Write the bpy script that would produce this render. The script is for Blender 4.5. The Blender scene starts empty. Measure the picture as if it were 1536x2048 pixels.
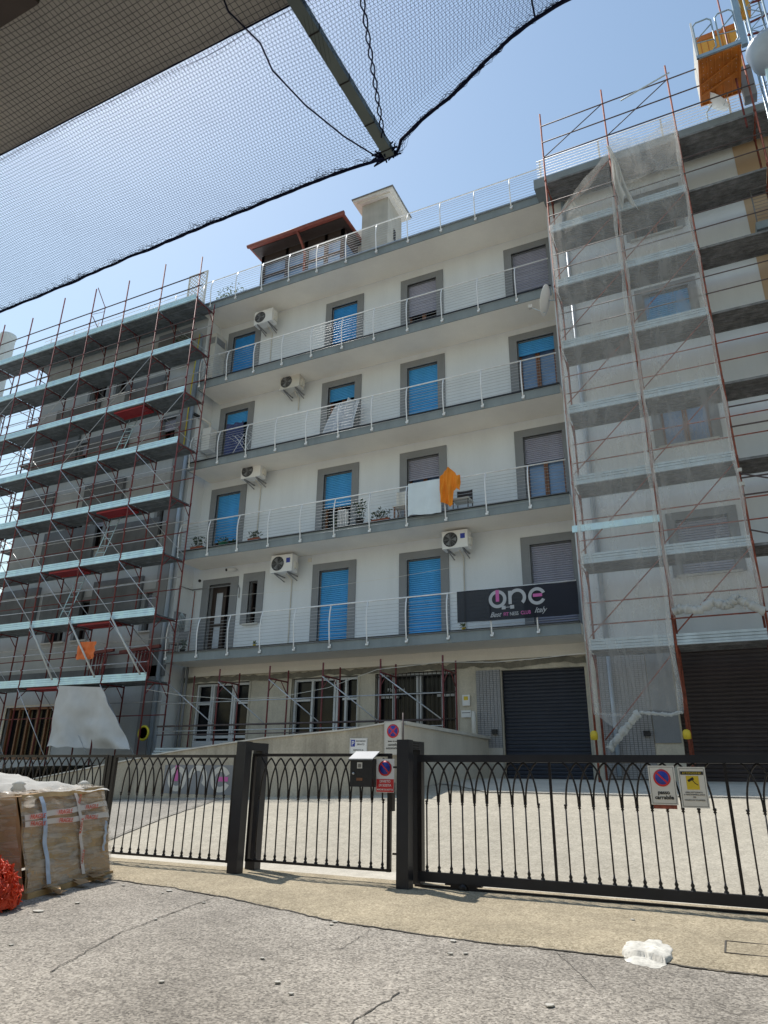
import bpy, math, random
from mathutils import Vector, Matrix, noise
random.seed(7)
R = math.radians
scene = bpy.context.scene
col = scene.collection
# ------------------------------------------------------------------ camera
CZ = 1.10
YAW, PITCH, ROLL, FPX = 0.451542155, 0.364277164, 0.0145548982, 1393.43
def cam_axes():
    cy, sy, cp, sp = math.cos(YAW), math.sin(YAW), math.cos(PITCH), math.sin(PITCH)
    f = Vector((-sy*cp, cy*cp, sp)); r = Vector((cy, sy, 0)); u = r.cross(f)
    cr, sr = math.cos(ROLL), math.sin(ROLL)
    return cr*r + sr*u, -sr*r + cr*u, f
rx_, up_, fw_ = cam_axes()
cam = bpy.data.cameras.new('camera'); camo = bpy.data.objects.new('camera', cam); col.objects.link(camo)
cam.sensor_fit = 'HORIZONTAL'; cam.sensor_width = 36; cam.lens = 36*FPX/1536; cam.clip_end = 1000; cam.clip_start = .05
camo.matrix_world = Matrix(((rx_.x, up_.x, -fw_.x, 0), (rx_.y, up_.y, -fw_.y, 0), (rx_.z, up_.z, -fw_.z, CZ), (0, 0, 0, 1)))
scene.camera = camo
# ------------------------------------------------------------------ sky and sun
SUN = Vector((-0.56, 0.215, 1.0)).normalized()          # towards the sun
elev = math.asin(SUN.z); az = math.atan2(SUN.x, SUN.y)
world = bpy.data.worlds.new("World"); scene.world = world; world.use_nodes = True
nt = world.node_tree; nt.nodes.clear()
sky = nt.nodes.new('ShaderNodeTexSky'); sky.sky_type = 'NISHITA'; sky.sun_disc = False
sky.sun_elevation = elev; sky.sun_rotation = az; sky.air_density = 2.0; sky.dust_density = 0.6; sky.ozone_density = 1.6
bg = nt.nodes.new('ShaderNodeBackground'); bg.inputs[1].default_value = 0.093
wo = nt.nodes.new('ShaderNodeOutputWorld')
nt.links.new(sky.outputs[0], bg.inputs[0]); nt.links.new(bg.outputs[0], wo.inputs[0])
sl = bpy.data.lights.new('sun', 'SUN'); sl.energy = 3.3; sl.angle = R(0.5); sl.color = (1, .945, .87)
so = bpy.data.objects.new('sun', sl); col.objects.link(so)
so.rotation_euler = (-SUN).to_track_quat('-Z', 'Y').to_euler()
so.location = (0, 0, 40)
scene.view_settings.view_transform = 'Standard'; scene.view_settings.look = 'None'
scene.view_settings.exposure = 0.57; scene.view_settings.gamma = 1
scene.cycles.max_bounces = 7; scene.cycles.transparent_max_bounces = 16

# ------------------------------------------------------------------ materials
M = {}
def mat(name, c, rough=.6, metal=0, var=.12, vs=3.0, fine=0, bump=0, bs=40, c2=None, spec=.5, stain=0):
    m = bpy.data.materials.new(name); m.use_nodes = True; n = m.node_tree.nodes; l = m.node_tree.links
    b = n['Principled BSDF']; b.inputs['Roughness'].default_value = rough; b.inputs['Metallic'].default_value = metal
    b.inputs['Specular IOR Level'].default_value = spec
    tc = n.new('ShaderNodeTexCoord')
    no = n.new('ShaderNodeTexNoise'); no.inputs['Scale'].default_value = vs; no.inputs['Detail'].default_value = 5
    l.new(tc.outputs['Object'], no.inputs['Vector'])
    cr = n.new('ShaderNodeValToRGB'); cr.color_ramp.elements[0].position = .3; cr.color_ramp.elements[1].position = .7
    c2 = c2 or tuple(min(1, x*(1+var)) for x in c)
    cr.color_ramp.elements[0].color = (*[x*(1-var) for x in c], 1); cr.color_ramp.elements[1].color = (*c2, 1)
    l.new(no.outputs['Fac'], cr.inputs['Fac']); out = cr.outputs['Color']
    def mul(out, fac_out, lo, hi):
        mr = n.new('ShaderNodeMapRange'); mr.inputs['From Min'].default_value = .3; mr.inputs['From Max'].default_value = .7
        mr.inputs['To Min'].default_value = lo; mr.inputs['To Max'].default_value = hi; l.new(fac_out, mr.inputs['Value'])
        mx = n.new('ShaderNodeMix'); mx.data_type = 'RGBA'; mx.blend_type = 'MULTIPLY'; mx.inputs['Factor'].default_value = 1
        l.new(out, mx.inputs[6]); l.new(mr.outputs[0], mx.inputs[7]); return mx.outputs[2]
    if fine:
        n2 = n.new('ShaderNodeTexNoise'); n2.inputs['Scale'].default_value = bs; n2.inputs['Detail'].default_value = 3
        l.new(tc.outputs['Object'], n2.inputs['Vector']); out = mul(out, n2.outputs['Fac'], 1-fine, 1+fine)
    if stain:
        n3 = n.new('ShaderNodeTexNoise'); n3.inputs['Scale'].default_value = .9; n3.inputs['Detail'].default_value = 8; n3.inputs['Roughness'].default_value = .65
        mp = n.new('ShaderNodeMapping'); mp.inputs['Scale'].default_value = (1.8, 1.8, .25)
        l.new(tc.outputs['Object'], mp.inputs[0]); l.new(mp.outputs[0], n3.inputs['Vector']); out = mul(out, n3.outputs['Fac'], 1-stain, 1+stain*.4)
    l.new(out, b.inputs['Base Color'])
    if bump:
        nb = n.new('ShaderNodeTexNoise'); nb.inputs['Scale'].default_value = bs; nb.inputs['Detail'].default_value = 4
        l.new(tc.outputs['Object'], nb.inputs['Vector'])
        bp = n.new('ShaderNodeBump'); bp.inputs['Strength'].default_value = bump; bp.inputs['Distance'].default_value = .01
        l.new(nb.outputs['Fac'], bp.inputs['Height']); l.new(bp.outputs[0], b.inputs['Normal'])
    M[name] = m; return m
mat('basecoat_shade', (.44, .46, .475), .9, var=.08, vs=1.1, fine=.05, bump=.3, bs=40, stain=.14)  # grey base coat, coloured darker for the deep shade over the left wing
mat('wall', (.71, .745, .775), .85, var=.03, vs=.6, fine=.04, bump=.25, bs=60, stain=.07)
mat('soffit', (.88, .845, .77), .85, var=.03, vs=.8, fine=.03, stain=.05)
mat('oldwall', (.60, .55, .45), .9, var=.16, vs=1.2, fine=.08, bump=.4, bs=30, stain=.25)
mat('surround', (.23, .24, .255), .75, var=.06, vs=2, fine=.05, stain=.08)
mat('fascia', (.24, .28, .295), .65, var=.08, vs=1.5, fine=.05, stain=.2)
mat('cement', (.17, .18, .195), .9, var=.14, vs=1.8, fine=.07, stain=.25)
mat('rampwall', (.46, .42, .34), .9, var=.18, vs=1.6, fine=.1, bump=.5, bs=25, stain=.5)
mat('rampnew', (.55, .52, .46), .85, var=.07, vs=1.5, fine=.05, stain=.15)
mat('coping', (.55, .54, .5), .8, var=.12, vs=3)
mat('steel', (.86, .87, .88), .45, .1, var=.1, vs=6)
mat('wiremat', (.46, .48, .50), .4, .5, var=.1)
mat('whitemetal', (.85, .86, .87), .4, .1, var=.05)
mat('deckgrey', (.17, .20, .22), .6, .2, var=.25, vs=5, stain=.3)
mat('galv', (.50, .58, .62), .5, .2, var=.15, vs=4, stain=.15)
mat('galvsky', (.62, .86, 1.0), .38, .15, var=.12, vs=4, stain=.12)  # galvanised metal with the reflected sky put into its pale blue colour
mat('deckdirt', (.215, .22, .225), .85, .1, var=.3, vs=6, fine=.2, bs=50, stain=.35)
mat('deckdirt2', (.13, .11, .11), .85, .1, var=.3, vs=6, fine=.2, bs=50, stain=.3)
mat('redpaint', (.17, .035, .035), .55, .1, var=.25, vs=5, fine=.15, bs=30)
mat('rust', (.24, .065, .04), .75, .1, var=.4, vs=9, fine=.25, bs=40)
mat('tube', (.10, .075, .075), .5, .3, var=.2, vs=5)
mat('silver', (.5, .52, .55), .4, .5, var=.15, vs=8)
mat('hatch', (.30, .025, .035), .6, var=.15)
mat('blue', (.08, .41, .80), .5, var=.10, vs=.7, stain=.16)
mat('blueflat', (.04, .33, .74), .5, var=.1, vs=4)
mat('lilac', (.38, .385, .48), .5, var=.08, vs=.8, stain=.14)
mat('glass', (.010, .011, .014), .16, var=.2, spec=.25)
mat('blueglass', (.16, .26, .44), .12, var=.25, vs=1.5, spec=.8)
mat('dark', (.012, .012, .014), .8, var=.2)
mat('wood', (.20, .085, .04), .5, var=.25, vs=8)
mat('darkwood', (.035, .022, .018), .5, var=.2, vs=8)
mat('whiteframe', (.62, .64, .66), .45, var=.06)
mat('garage', (.030, .034, .048), .5, .15, var=.12, vs=2, stain=.12)
mat('garage2', (.050, .036, .034), .55, .15, var=.12, vs=2, stain=.2)
mat('iron', (.018, .015, .015), .42, .25, var=.25, vs=12)
mat('ironpost', (.022, .023, .028), .4, .2, var=.15, vs=4)
mat('white', (.78, .78, .77), .55, var=.03)
mat('cream', (.68, .66, .6), .6, var=.04, vs=4)
mat('offwhite', (.60, .585, .54), .8, var=.06, vs=4, stain=.1)
mat('whitecloth', (.66, .74, .78), .9, var=.05, vs=3)
mat('orangecloth', (.80, .26, .02), .9, var=.08, vs=4)
mat('orangetarp', (.72, .17, .04), .8, var=.08, vs=4)
mat('tarp', (.56, .55, .53), .8, var=.07, vs=3)
mat('curtain', (.52, .56, .62), .9, var=.07, vs=3)
mat('bluecloth', (.06, .08, .2), .9, var=.5, vs=30)
mat('banner', (.020, .023, .034), .55, var=.2, vs=2)
mat('logogrey', (.42, .44, .47), .6, var=.02)
mat('pink', (.55, .12, .36), .6, var=.02)
mat('signred', (.62, .03, .035), .45, var=.04)
mat('signblue', (.02, .045, .34), .45, var=.04)
mat('yellow', (.66, .48, .03), .5, var=.08)
mat('black', (.012, .012, .013), .5, var=.1)
mat('tan', (.50, .37, .25), .85, var=.06, vs=2)
mat('roofbrown', (.20, .05, .035), .55, var=.15, vs=5)
mat('tilegrey', (.30, .31, .33), .5, .2)
mat('tile', (.30, .30, .31), .4, var=.1, vs=20)
mat('tilejoint', (.12, .12, .12), .9)
mat('towerwall', (.42, .41, .37), .9, var=.1, vs=2, stain=.15)
mat('terracotta', (.30, .09, .05), .8, var=.15)
mat('leaf', (.035, .07, .03), .6, var=.4, vs=20)
mat('leaflight', (.12, .17, .05), .6, var=.4, vs=20)
mat('cordmat', (.012, .016, .04), .9, var=.2, vs=30, spec=.05)
mat('polemat', (.10, .13, .13), .5, .2, var=.15, vs=4)
mat('hoistorange', (.55, .17, .015), .55, var=.15, vs=3, stain=.25)
mat('hoistyellow', (.72, .38, .05), .5, var=.08)
mat('hoistblue', (.30, .40, .47), .45, .4, var=.12)
mat('card', (.46, .31, .17), .85, var=.12, vs=3, stain=.15)
mat('plank', (.40, .27, .13), .8, var=.25, vs=6)
mat('tape', (.66, .60, .54), .5, var=.06)
mat('tapered', (.55, .07, .03), .5)
mat('strap', (.42, .50, .62), .45, var=.15, vs=14)
mat('orangenet', (.62, .055, .012), .6, var=.3, vs=10)
mat('plaster', (.60, .58, .52), .95, var=.22, vs=9, fine=.15, bump=.6, bs=30)
mat('chip', (.48, .46, .41), .9, var=.1)
mat('pipeblue', (.36, .43, .52), .4, .2, var=.08)
mat('hose', (.6, .5, .03), .5)
mat('greenpot', (.02, .14, .08), .5)
mat('undersl', (.46, .445, .42), .9, var=.08, vs=1.2, fine=.05, bump=.3, bs=40, stain=.15)

def translucent(name, c, alpha, var=.06):
    m = mat(name, c, .9, var=var, vs=2); n = m.node_tree.nodes; l = m.node_tree.links
    out = n['Material Output']; b = n['Principled BSDF']; t = n.new('ShaderNodeBsdfTransparent'); mx = n.new('ShaderNodeMixShader')
    tr = n.new('ShaderNodeBsdfTranslucent'); tr.inputs[0].default_value = (*c, 1); m2 = n.new('ShaderNodeMixShader'); m2.inputs[0].default_value = .4
    l.new(b.outputs[0], m2.inputs[1]); l.new(tr.outputs[0], m2.inputs[2])
    mx.inputs[0].default_value = alpha
    l.new(t.outputs[0], mx.inputs[1]); l.new(m2.outputs[0], mx.inputs[2]); l.new(mx.outputs[0], out.inputs[0])
translucent('net', (.86, .85, .82), .35)
translucent('netthick', (.70, .70, .67), .88)
translucent('wrap', (.80, .76, .69), .30)
def film(name):
    m = M[name]; n = m.node_tree.nodes; l = m.node_tree.links; b = n['Principled BSDF']; b.inputs['Roughness'].default_value = .28; b.inputs['Specular IOR Level'].default_value = .8
    tc = n.new('ShaderNodeTexCoord'); mp = n.new('ShaderNodeMapping'); mp.inputs['Scale'].default_value = (2, 2, 13); mp.inputs['Rotation'].default_value = (.25, .1, 0)
    no = n.new('ShaderNodeTexNoise'); no.inputs['Scale'].default_value = 1.6; no.inputs['Detail'].default_value = 6; no.inputs['Distortion'].default_value = .6
    l.new(tc.outputs['Object'], mp.inputs[0]); l.new(mp.outputs[0], no.inputs['Vector'])
    mr = n.new('ShaderNodeMapRange'); mr.inputs[1].default_value = .38; mr.inputs[2].default_value = .68; mr.inputs[3].default_value = .10; mr.inputs[4].default_value = .72
    l.new(no.outputs['Fac'], mr.inputs[0])
    for q in n:
        if q.type == 'MIX_SHADER' and q.outputs[0].links and q.outputs[0].links[0].to_node.type == 'OUTPUT_MATERIAL': l.new(mr.outputs[0], q.inputs[0])
    bp = n.new('ShaderNodeBump'); bp.inputs['Strength'].default_value = .8; bp.inputs['Distance'].default_value = .02
    l.new(no.outputs['Fac'], bp.inputs['Height']); l.new(bp.outputs[0], b.inputs['Normal'])
film('wrap')
def weave(name, lo, hi):
    m = M[name]; n = m.node_tree.nodes; l = m.node_tree.links
    tc = n.new('ShaderNodeTexCoord'); no = n.new('ShaderNodeTexNoise'); no.inputs['Scale'].default_value = 1.3; no.inputs['Detail'].default_value = 7; no.inputs['Distortion'].default_value = .8
    mp = n.new('ShaderNodeMapping'); mp.inputs['Scale'].default_value = (2.5, 1, .7); l.new(tc.outputs['Object'], mp.inputs[0]); l.new(mp.outputs[0], no.inputs['Vector'])
    n2 = n.new('ShaderNodeTexNoise'); n2.inputs['Scale'].default_value = 70; l.new(tc.outputs['Object'], n2.inputs['Vector'])
    ad = n.new('ShaderNodeMath'); ad.operation = 'MULTIPLY_ADD'; ad.inputs[1].default_value = .35; l.new(n2.outputs['Fac'], ad.inputs[0]); l.new(no.outputs['Fac'], ad.inputs[2])
    mr = n.new('ShaderNodeMapRange'); mr.inputs[1].default_value = .5; mr.inputs[2].default_value = .85; mr.inputs[3].default_value = lo; mr.inputs[4].default_value = hi; l.new(ad.outputs[0], mr.inputs[0])
    for q in n:
        if q.type == 'MIX_SHADER' and q.outputs[0].links and q.outputs[0].links[0].to_node.type == 'OUTPUT_MATERIAL': l.new(mr.outputs[0], q.inputs[0])
weave('net', .19, .33)
translucent('mesh_banner', (.02, .023, .034), .93)

def ground_mat(name, lo, hi, patch, patchamt, speck=130, bump=.5, tint=None, crackscale=0):
    m = bpy.data.materials.new(name); m.use_nodes = True; n = m.node_tree.nodes; l = m.node_tree.links
    b = n['Principled BSDF']; b.inputs['Roughness'].default_value = .9; b.inputs['Specular IOR Level'].default_value = .25
    tc = n.new('ShaderNodeTexCoord')
    def noi(s, d=3, r=.55):
        x = n.new('ShaderNodeTexNoise'); x.inputs['Scale'].default_value = s; x.inputs['Detail'].default_value = d; x.inputs['Roughness'].default_value = r
        l.new(tc.outputs['Object'], x.inputs['Vector']); return x.outputs['Fac']
    vo = n.new('ShaderNodeTexVoronoi'); vo.inputs['Scale'].default_value = speck; l.new(tc.outputs['Object'], vo.inputs['Vector'])
    sp = n.new('ShaderNodeSeparateColor'); l.new(vo.outputs['Color'], sp.inputs[0])
    a = n.new('ShaderNodeMath'); a.operation = 'MULTIPLY_ADD'; a.inputs[1].default_value = .55
    l.new(sp.outputs[0], a.inputs[0])
    nn = noi(45, 5, .7); mr = n.new('ShaderNodeMapRange'); mr.inputs[1].default_value = .3; mr.inputs[2].default_value = .7; mr.inputs[3].default_value = 0; mr.inputs[4].default_value = .45
    l.new(nn, mr.inputs[0]); l.new(mr.outputs[0], a.inputs[2])
    cr = n.new('ShaderNodeValToRGB'); cr.color_ramp.elements[0].color = (*lo, 1); cr.color_ramp.elements[1].color = (*hi, 1)
    l.new(a.outputs[0], cr.inputs[0])
    mr2 = n.new('ShaderNodeMapRange'); mr2.inputs[1].default_value = .32; mr2.inputs[2].default_value = .68
    mr2.inputs[3].default_value = 1-patchamt; mr2.inputs[4].default_value = 1+patchamt*.6
    l.new(noi(patch, 7, .6), mr2.inputs[0])
    mx = n.new('ShaderNodeMix'); mx.data_type = 'RGBA'; mx.blend_type = 'MULTIPLY'; mx.inputs['Factor'].default_value = 1
    l.new(cr.outputs[0], mx.inputs[6]); l.new(mr2.outputs[0], mx.inputs[7]); out = mx.outputs[2]
    mr3 = n.new('ShaderNodeMapRange'); mr3.inputs[1].default_value = .35; mr3.inputs[2].default_value = .65
    mr3.inputs[3].default_value = .92; mr3.inputs[4].default_value = 1.08
    l.new(noi(7, 4), mr3.inputs[0])
    mx3 = n.new('ShaderNodeMix'); mx3.data_type = 'RGBA'; mx3.blend_type = 'MULTIPLY'; mx3.inputs['Factor'].default_value = 1
    l.new(out, mx3.inputs[6]); l.new(mr3.outputs[0], mx3.inputs[7]); out = mx3.outputs[2]
    l.new(out, b.inputs['Base Color'])
    bp = n.new('ShaderNodeBump'); bp.inputs['Strength'].default_value = bump; bp.inputs['Distance'].default_value = .006
    l.new(a.outputs[0], bp.inputs['Height']); l.new(bp.outputs[0], b.inputs['Normal'])
    M[name] = m
ground_mat('asphalt', (.065, .058, .05), (.58, .53, .455), .55, .32, 70, 1.0)
ground_mat('apronmat', (.19, .155, .10), (.58, .50, .36), 1.3, .16, 80, 1.0)
ground_mat('yardmat', (.28, .255, .205), (.52, .48, .395), .5, .10, 60, .4)
ground_mat('yardold', (.17, .16, .14), (.42, .39, .34), .7, .18, 60, .6)
ground_mat('yardstrip', (.46, .43, .36), (.62, .58, .50), .9, .10, 90, .3)
ground_mat('farground', (.2, .19, .17), (.34, .32, .28), .3, .2, 40, .3)

# ------------------------------------------------------------------ mesh builder
class MB:
    def __init__(s): s.v = []; s.f = []; s.smooth = set()
    def quad(s, a, b, c, d):
        i = len(s.v); s.v += [tuple(a), tuple(b), tuple(c), tuple(d)]; s.f.append((i, i+1, i+2, i+3)); return s
    def poly(s, pts):
        i = len(s.v); s.v += [tuple(p) for p in pts]; s.f.append(tuple(range(i, i+len(pts)))); return s
    def box(s, x0, x1, y0, y1, z0, z1):
        return s.hexa([(x0, y0, z0), (x1, y0, z0), (x1, y1, z0), (x0, y1, z0), (x0, y0, z1), (x1, y0, z1), (x1, y1, z1), (x0, y1, z1)])
    def hexa(s, p):
        i = len(s.v); s.v += [tuple(q) for q in p]
        for f in ((3, 2, 1, 0), (4, 5, 6, 7), (0, 1, 5, 4), (1, 2, 6, 5), (2, 3, 7, 6), (3, 0, 4, 7)): s.f.append(tuple(i+k for k in f))
        return s
    def tube(s, pts, r, n=6, cap=True, sy=None):
        pts = [Vector(p) for p in pts]; i0 = len(s.v); m = len(pts)
        rr = r if isinstance(r, (list, tuple)) else [r]*m
        prev = None
        for k, p in enumerate(pts):
            t = (pts[min(k+1, m-1)]-pts[max(k-1, 0)]).normalized()
            if prev is None:
                a = Vector((0, 0, 1)) if abs(t.z) < .9 else Vector((0, 1, 0))
                u = t.cross(a).normalized()
            else:
                u = (prev - t*prev.dot(t)).normalized()
            prev = u; w = t.cross(u)
            for j in range(n):
                an = 2*math.pi*(j+.5)/n
                s.v.append(tuple(p + (u*math.cos(an)+w*math.sin(an))*rr[k]))
        f0 = len(s.f)
        for k in range(m-1):
            for j in range(n):
                a = i0+k*n+j; b = i0+k*n+(j+1) % n; s.f.append((a, b, b+n, a+n))
        if n > 4: s.smooth.update(range(f0, len(s.f)))
        if cap:
            s.f.append(tuple(i0+j for j in range(n))[::-1]); s.f.append(tuple(i0+(m-1)*n+j for j in range(n)))
        return s
    def bar(s, a, b, w, h):       # rectangular bar; w across (horizontal), h the other way
        a = Vector(a); b = Vector(b); t = (b-a).normalized(); up = Vector((0, 0, 1)) if abs(t.z) < .95 else Vector((0, 1, 0))
        u = t.cross(up).normalized()*(w/2); v = u.cross(t).normalized()*(h/2)
        return s.hexa([a-u-v, a+u-v, a+u+v, a-u+v, b-u-v, b+u-v, b+u+v, b-u+v])
    def grid(s, fn, nu, nv, smooth=True, thick=0):
        i0 = len(s.v); f0 = len(s.f)
        for j in range(nv+1):
            for i in range(nu+1): s.v.append(tuple(fn(i/nu, j/nv)))
        for j in range(nv):
            for i in range(nu):
                a = i0+j*(nu+1)+i; s.f.append((a, a+1, a+nu+2, a+nu+1))
        if smooth: s.smooth.update(range(f0, len(s.f)))
        return s
    def lathe(s, c, prof, n=16, axis='z', sx=1, sy=1):
        i0 = len(s.v); c = Vector(c); f0 = len(s.f)
        for r, h in prof:
            for j in range(n):
                an = 2*math.pi*j/n; x, y = r*math.cos(an)*sx, r*math.sin(an)*sy
                s.v.append(tuple(c + (Vector((x, y, h)) if axis == 'z' else Vector((x, h, y)) if axis == 'y' else Vector((h, x, y)))))
        for k in range(len(prof)-1):
            for j in range(n):
                a = i0+k*n+j; b = i0+k*n+(j+1) % n; s.f.append((a, b, b+n, a+n))
        s.smooth.update(range(f0, len(s.f))); s.f.append(tuple(i0+j for j in range(n))); s.f.append(tuple(i0+(len(prof)-1)*n+j for j in range(n)))
        return s
    def build(s, name, m, parent=None, label=None):
        o0 = Vector((0, 0, 0)); p = parent
        while p is not None: o0 += Vector(p.location); p = p.parent
        me = bpy.data.meshes.new(name); me.from_pydata([(v[0]-o0.x, v[1]-o0.y, v[2]-o0.z) for v in s.v], [], s.f)
        me.materials.append(M[m])
        if s.smooth:
            me.polygons.foreach_set('use_smooth', [i in s.smooth for i in range(len(s.f))])
        me.update()
        o = bpy.data.objects.new(name, me); col.objects.link(o); o.parent = parent
        if label: o['label'] = label
        return o
def tag(o, label, cat, group=None):
    o['label'] = label; o['category'] = cat
    if group: o['group'] = group
    return o
def thing(name, loc, label, cat, group=None):
    o = bpy.data.objects.new(name, None); col.objects.link(o); o.location = loc; o.empty_display_size = .2
    return tag(o, label, cat, group)
def struct(o): o['kind'] = 'structure'; return o
def box(x0, x1, y0, y1, z0, z1): return MB().box(x0, x1, y0, y1, z0, z1)
def text(name, s, size, loc, m, parent, align='CENTER', shear=0, rot=(R(90), 0, 0), sx=1, bold=0):
    cu = bpy.data.curves.new(name, 'FONT'); cu.body = s; cu.size = size; cu.align_x = align; cu.shear = shear; cu.extrude = .0008; cu.offset = bold
    to = bpy.data.objects.new(name, cu); col.objects.link(to)
    dg = bpy.context.evaluated_depsgraph_get(); me = bpy.data.meshes.new_from_object(to.evaluated_get(dg))
    bpy.data.objects.remove(to); me.name = name; me.materials.clear(); me.materials.append(M[m])
    o = bpy.data.objects.new(name, me); col.objects.link(o); o0 = Vector((0, 0, 0)); p = parent
    while p is not None: o0 += Vector(p.location); p = p.parent
    o.parent = parent; o.location = Vector(loc)-o0; o.rotation_euler = rot; o.scale = (sx, 1, 1)
    return o
def nz(x, y, z=0): return noise.noise(Vector((x, y, z)))
def lerp(a, b, t): return a+(b-a)*t
def interp(tab, x):
    if x <= tab[0][0]: return tab[0][1]
    for (a, b), (c, d) in zip(tab, tab[1:]):
        if x <= c: return b+(d-b)*(x-a)/(c-a)
    return tab[-1][1]

# ------------------------------------------------------------------ ground
PROF = [(-60, -3.4), (7.4, -.01), (8.1, 0.0), (9.0, .14), (10.5, .45), (12.6, .80), (13.9, .945), (15.5, 1.03), (17.0, 1.09), (19, 1.12), (60, 1.3)]
def gz(x, y):
    z = interp(PROF, y)
    if y > 8.1 and x < -5.7: z -= .035*min(1, (y-8.1)/4)*min(10, -5.7-x)
    return z
def sheet(x0, x1, y0, y1, step, m, name, dz=0, amp=.004):
    nu = max(1, int((x1-x0)/step)); nv = max(1, int((y1-y0)/step))
    def f(u, v):
        x = lerp(x0, x1, u); y = lerp(y0, y1, v)
        return x, y, gz(x, y)+dz+amp*nz(x*1.5, y*1.5)+amp*.5*nz(x*6, y*6)
    return MB().grid(f, nu, nv).build(name, m)
struct(sheet(-150, 150, -60, 400, 6, 'farground', 'ground', -.35))
struct(sheet(-16, 10, -8, 8.0, .12, 'asphalt', 'street'))
KERB = [(-16, 7.5), (-9, 7.15), (-6.66, 6.78), (-5.6, 6.66), (-4.67, 6.45), (-3.9, 6.22), (-3.19, 6.04), (-2.5, 5.98), (-1.84, 5.95), (-.97, 5.98), (-.5, 5.93), (0, 5.9), (1.5, 5.75), (10, 5.3)]
def kerb(x): return interp(KERB, x) + .035*nz(x*3, 1.3) + .02*nz(x*11, 4.1) + .012*nz(x*31, 2.2)
def apron(u, v):
    x = lerp(-16, 10, u); y = lerp(kerb(x), 7.98, max(0, v)**1.0)
    h = .018*min(1, v*12)-.012*(v == 0)
    return x, y, gz(x, y)+.012+h+.005*nz(x*2, y*2)+.003*nz(x*9, y*9)
struct(MB().grid(apron, 900, 26).build('apron', 'apronmat'))
# yard
def yard_sheet(name, m, xa, xb, y0, y1, dz, nu=60, nv=60):
    def f(u, v):
        y = lerp(y0, y1, v); x = lerp(xa(y), xb(y), u)
        return x, y, gz(x, y)+dz+.006*nz(x*1.2, y*1.2)
    return struct(MB().grid(f, nu, nv).build(name, m))
yard_sheet('yard', 'yardmat', lambda y: -30, lambda y: 12, 7.98, 18.3, .012, 200, 80)
CRK = [(7.98, -8.95), (8.9, -9.02), (10.5, -9.3), (13.0, -9.75), (16.5, -11.3), (18, -12)]
yard_sheet('yard_old_asphalt', 'yardold', lambda y: -30, lambda y: interp(CRK, y)+.04*nz(y*4, 2)+.02*nz(y*13, 5), 8.3, 12.55, .022, 60, 90)
yard_sheet('threshold_strip', 'yardstrip', lambda y: -12, lambda y: 11.9, 7.98, 8.35, .026, 80, 6)
yard_sheet('forecourt_strip', 'yardstrip', lambda y: -5.7+1.0*(14.6-y), lambda y: 11.9, 13.15, 17.3, .026, 40, 10)
# cracks in the street, seen as shallow dark grooves filled with grit
def crack(pts, w, name, seed, yard=False):
    mb = MB(); P = []
    for (a, b), (c, d) in zip(pts, pts[1:]):
        for k in range(14): P.append((lerp(a, c, k/14), lerp(b, d, k/14)))
    P.append(pts[-1]); L = []
    for i, (x, y) in enumerate(P):
        o = .03*nz(i*.35, seed)+.012*nz(i*1.3, seed+4); x += o; y += o*.6
        ww = w*(.35+.9*abs(nz(i*.5, seed+9)+.3))
        L.append(((x-ww, y+ww*.3), (x+ww, y-ww*.3)))
    for (a, b), (c, d) in zip(L, L[1:]):
        z = .006 if not yard else .04
        mb.quad(*[(p[0], p[1], gz(*p)+z) for p in (a, b, d, c)])
    return struct(mb.build(name, 'dirtline'))
mat('dirtline', (.075, .068, .058), .95, var=.3, vs=20)
crack([(-4.456, 4.05), (-4.62, 4.5), (-4.80, 5.0), (-4.88, 5.6), (-4.968, 6.36)], .009, 'street_crack', 3)
crack([(-6.2, 5.2), (-5.4, 5.35), (-4.9, 5.3)], .004, 'street_crack', 13)
crack([(-3.9, 3.9), (-3.2, 4.6), (-2.9, 5.4), (-2.95, 5.96)], .0035, 'street_crack', 17)
crack([(-1.4, 5.9), (-1.0, 5.2), (-.2, 4.9), (.6, 5.0)], .004, 'street_crack', 19)
crack([(-2.16, 3.6), (-2.14, 4.1), (-2.10, 4.66)], .008, 'street_crack', 8)
crack([(-9.0, 8.6), (-9.3, 10.5), (-9.75, 12.5)], .012, 'yard_crack', 5, True)
# kerb groove
gv = MB(); N = 1200
for i in range(N):
    x = lerp(-10, 6, i/N); x2 = lerp(-10, 6, (i+1)/N); w = .006+.014*max(0, nz(x*7, 3)+.3)
    gv.quad((x, kerb(x)-w-.004, gz(x, kerb(x))+.0065), (x2, kerb(x2)-w-.004, gz(x2, kerb(x2))+.0065), (x2, kerb(x2)+.012, gz(x2, kerb(x2))+.0065), (x, kerb(x)+.012, gz(x, kerb(x))+.0065))
struct(gv.build('apron_edge_crack', 'dirtline'))
# incised rectangle in the apron at the right
rc = MB()
for a, b in (((-.28, 6.62), (.5, 6.62)), ((-.28, 6.28), (.5, 6.28)), ((-.28, 6.28), (-.28, 6.62))):
    rc.bar((a[0], a[1], gz(*a)+.031), (b[0], b[1], gz(*b)+.031), .012, .004)
struct(rc.build('apron_groove', 'dirtline'))

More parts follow.
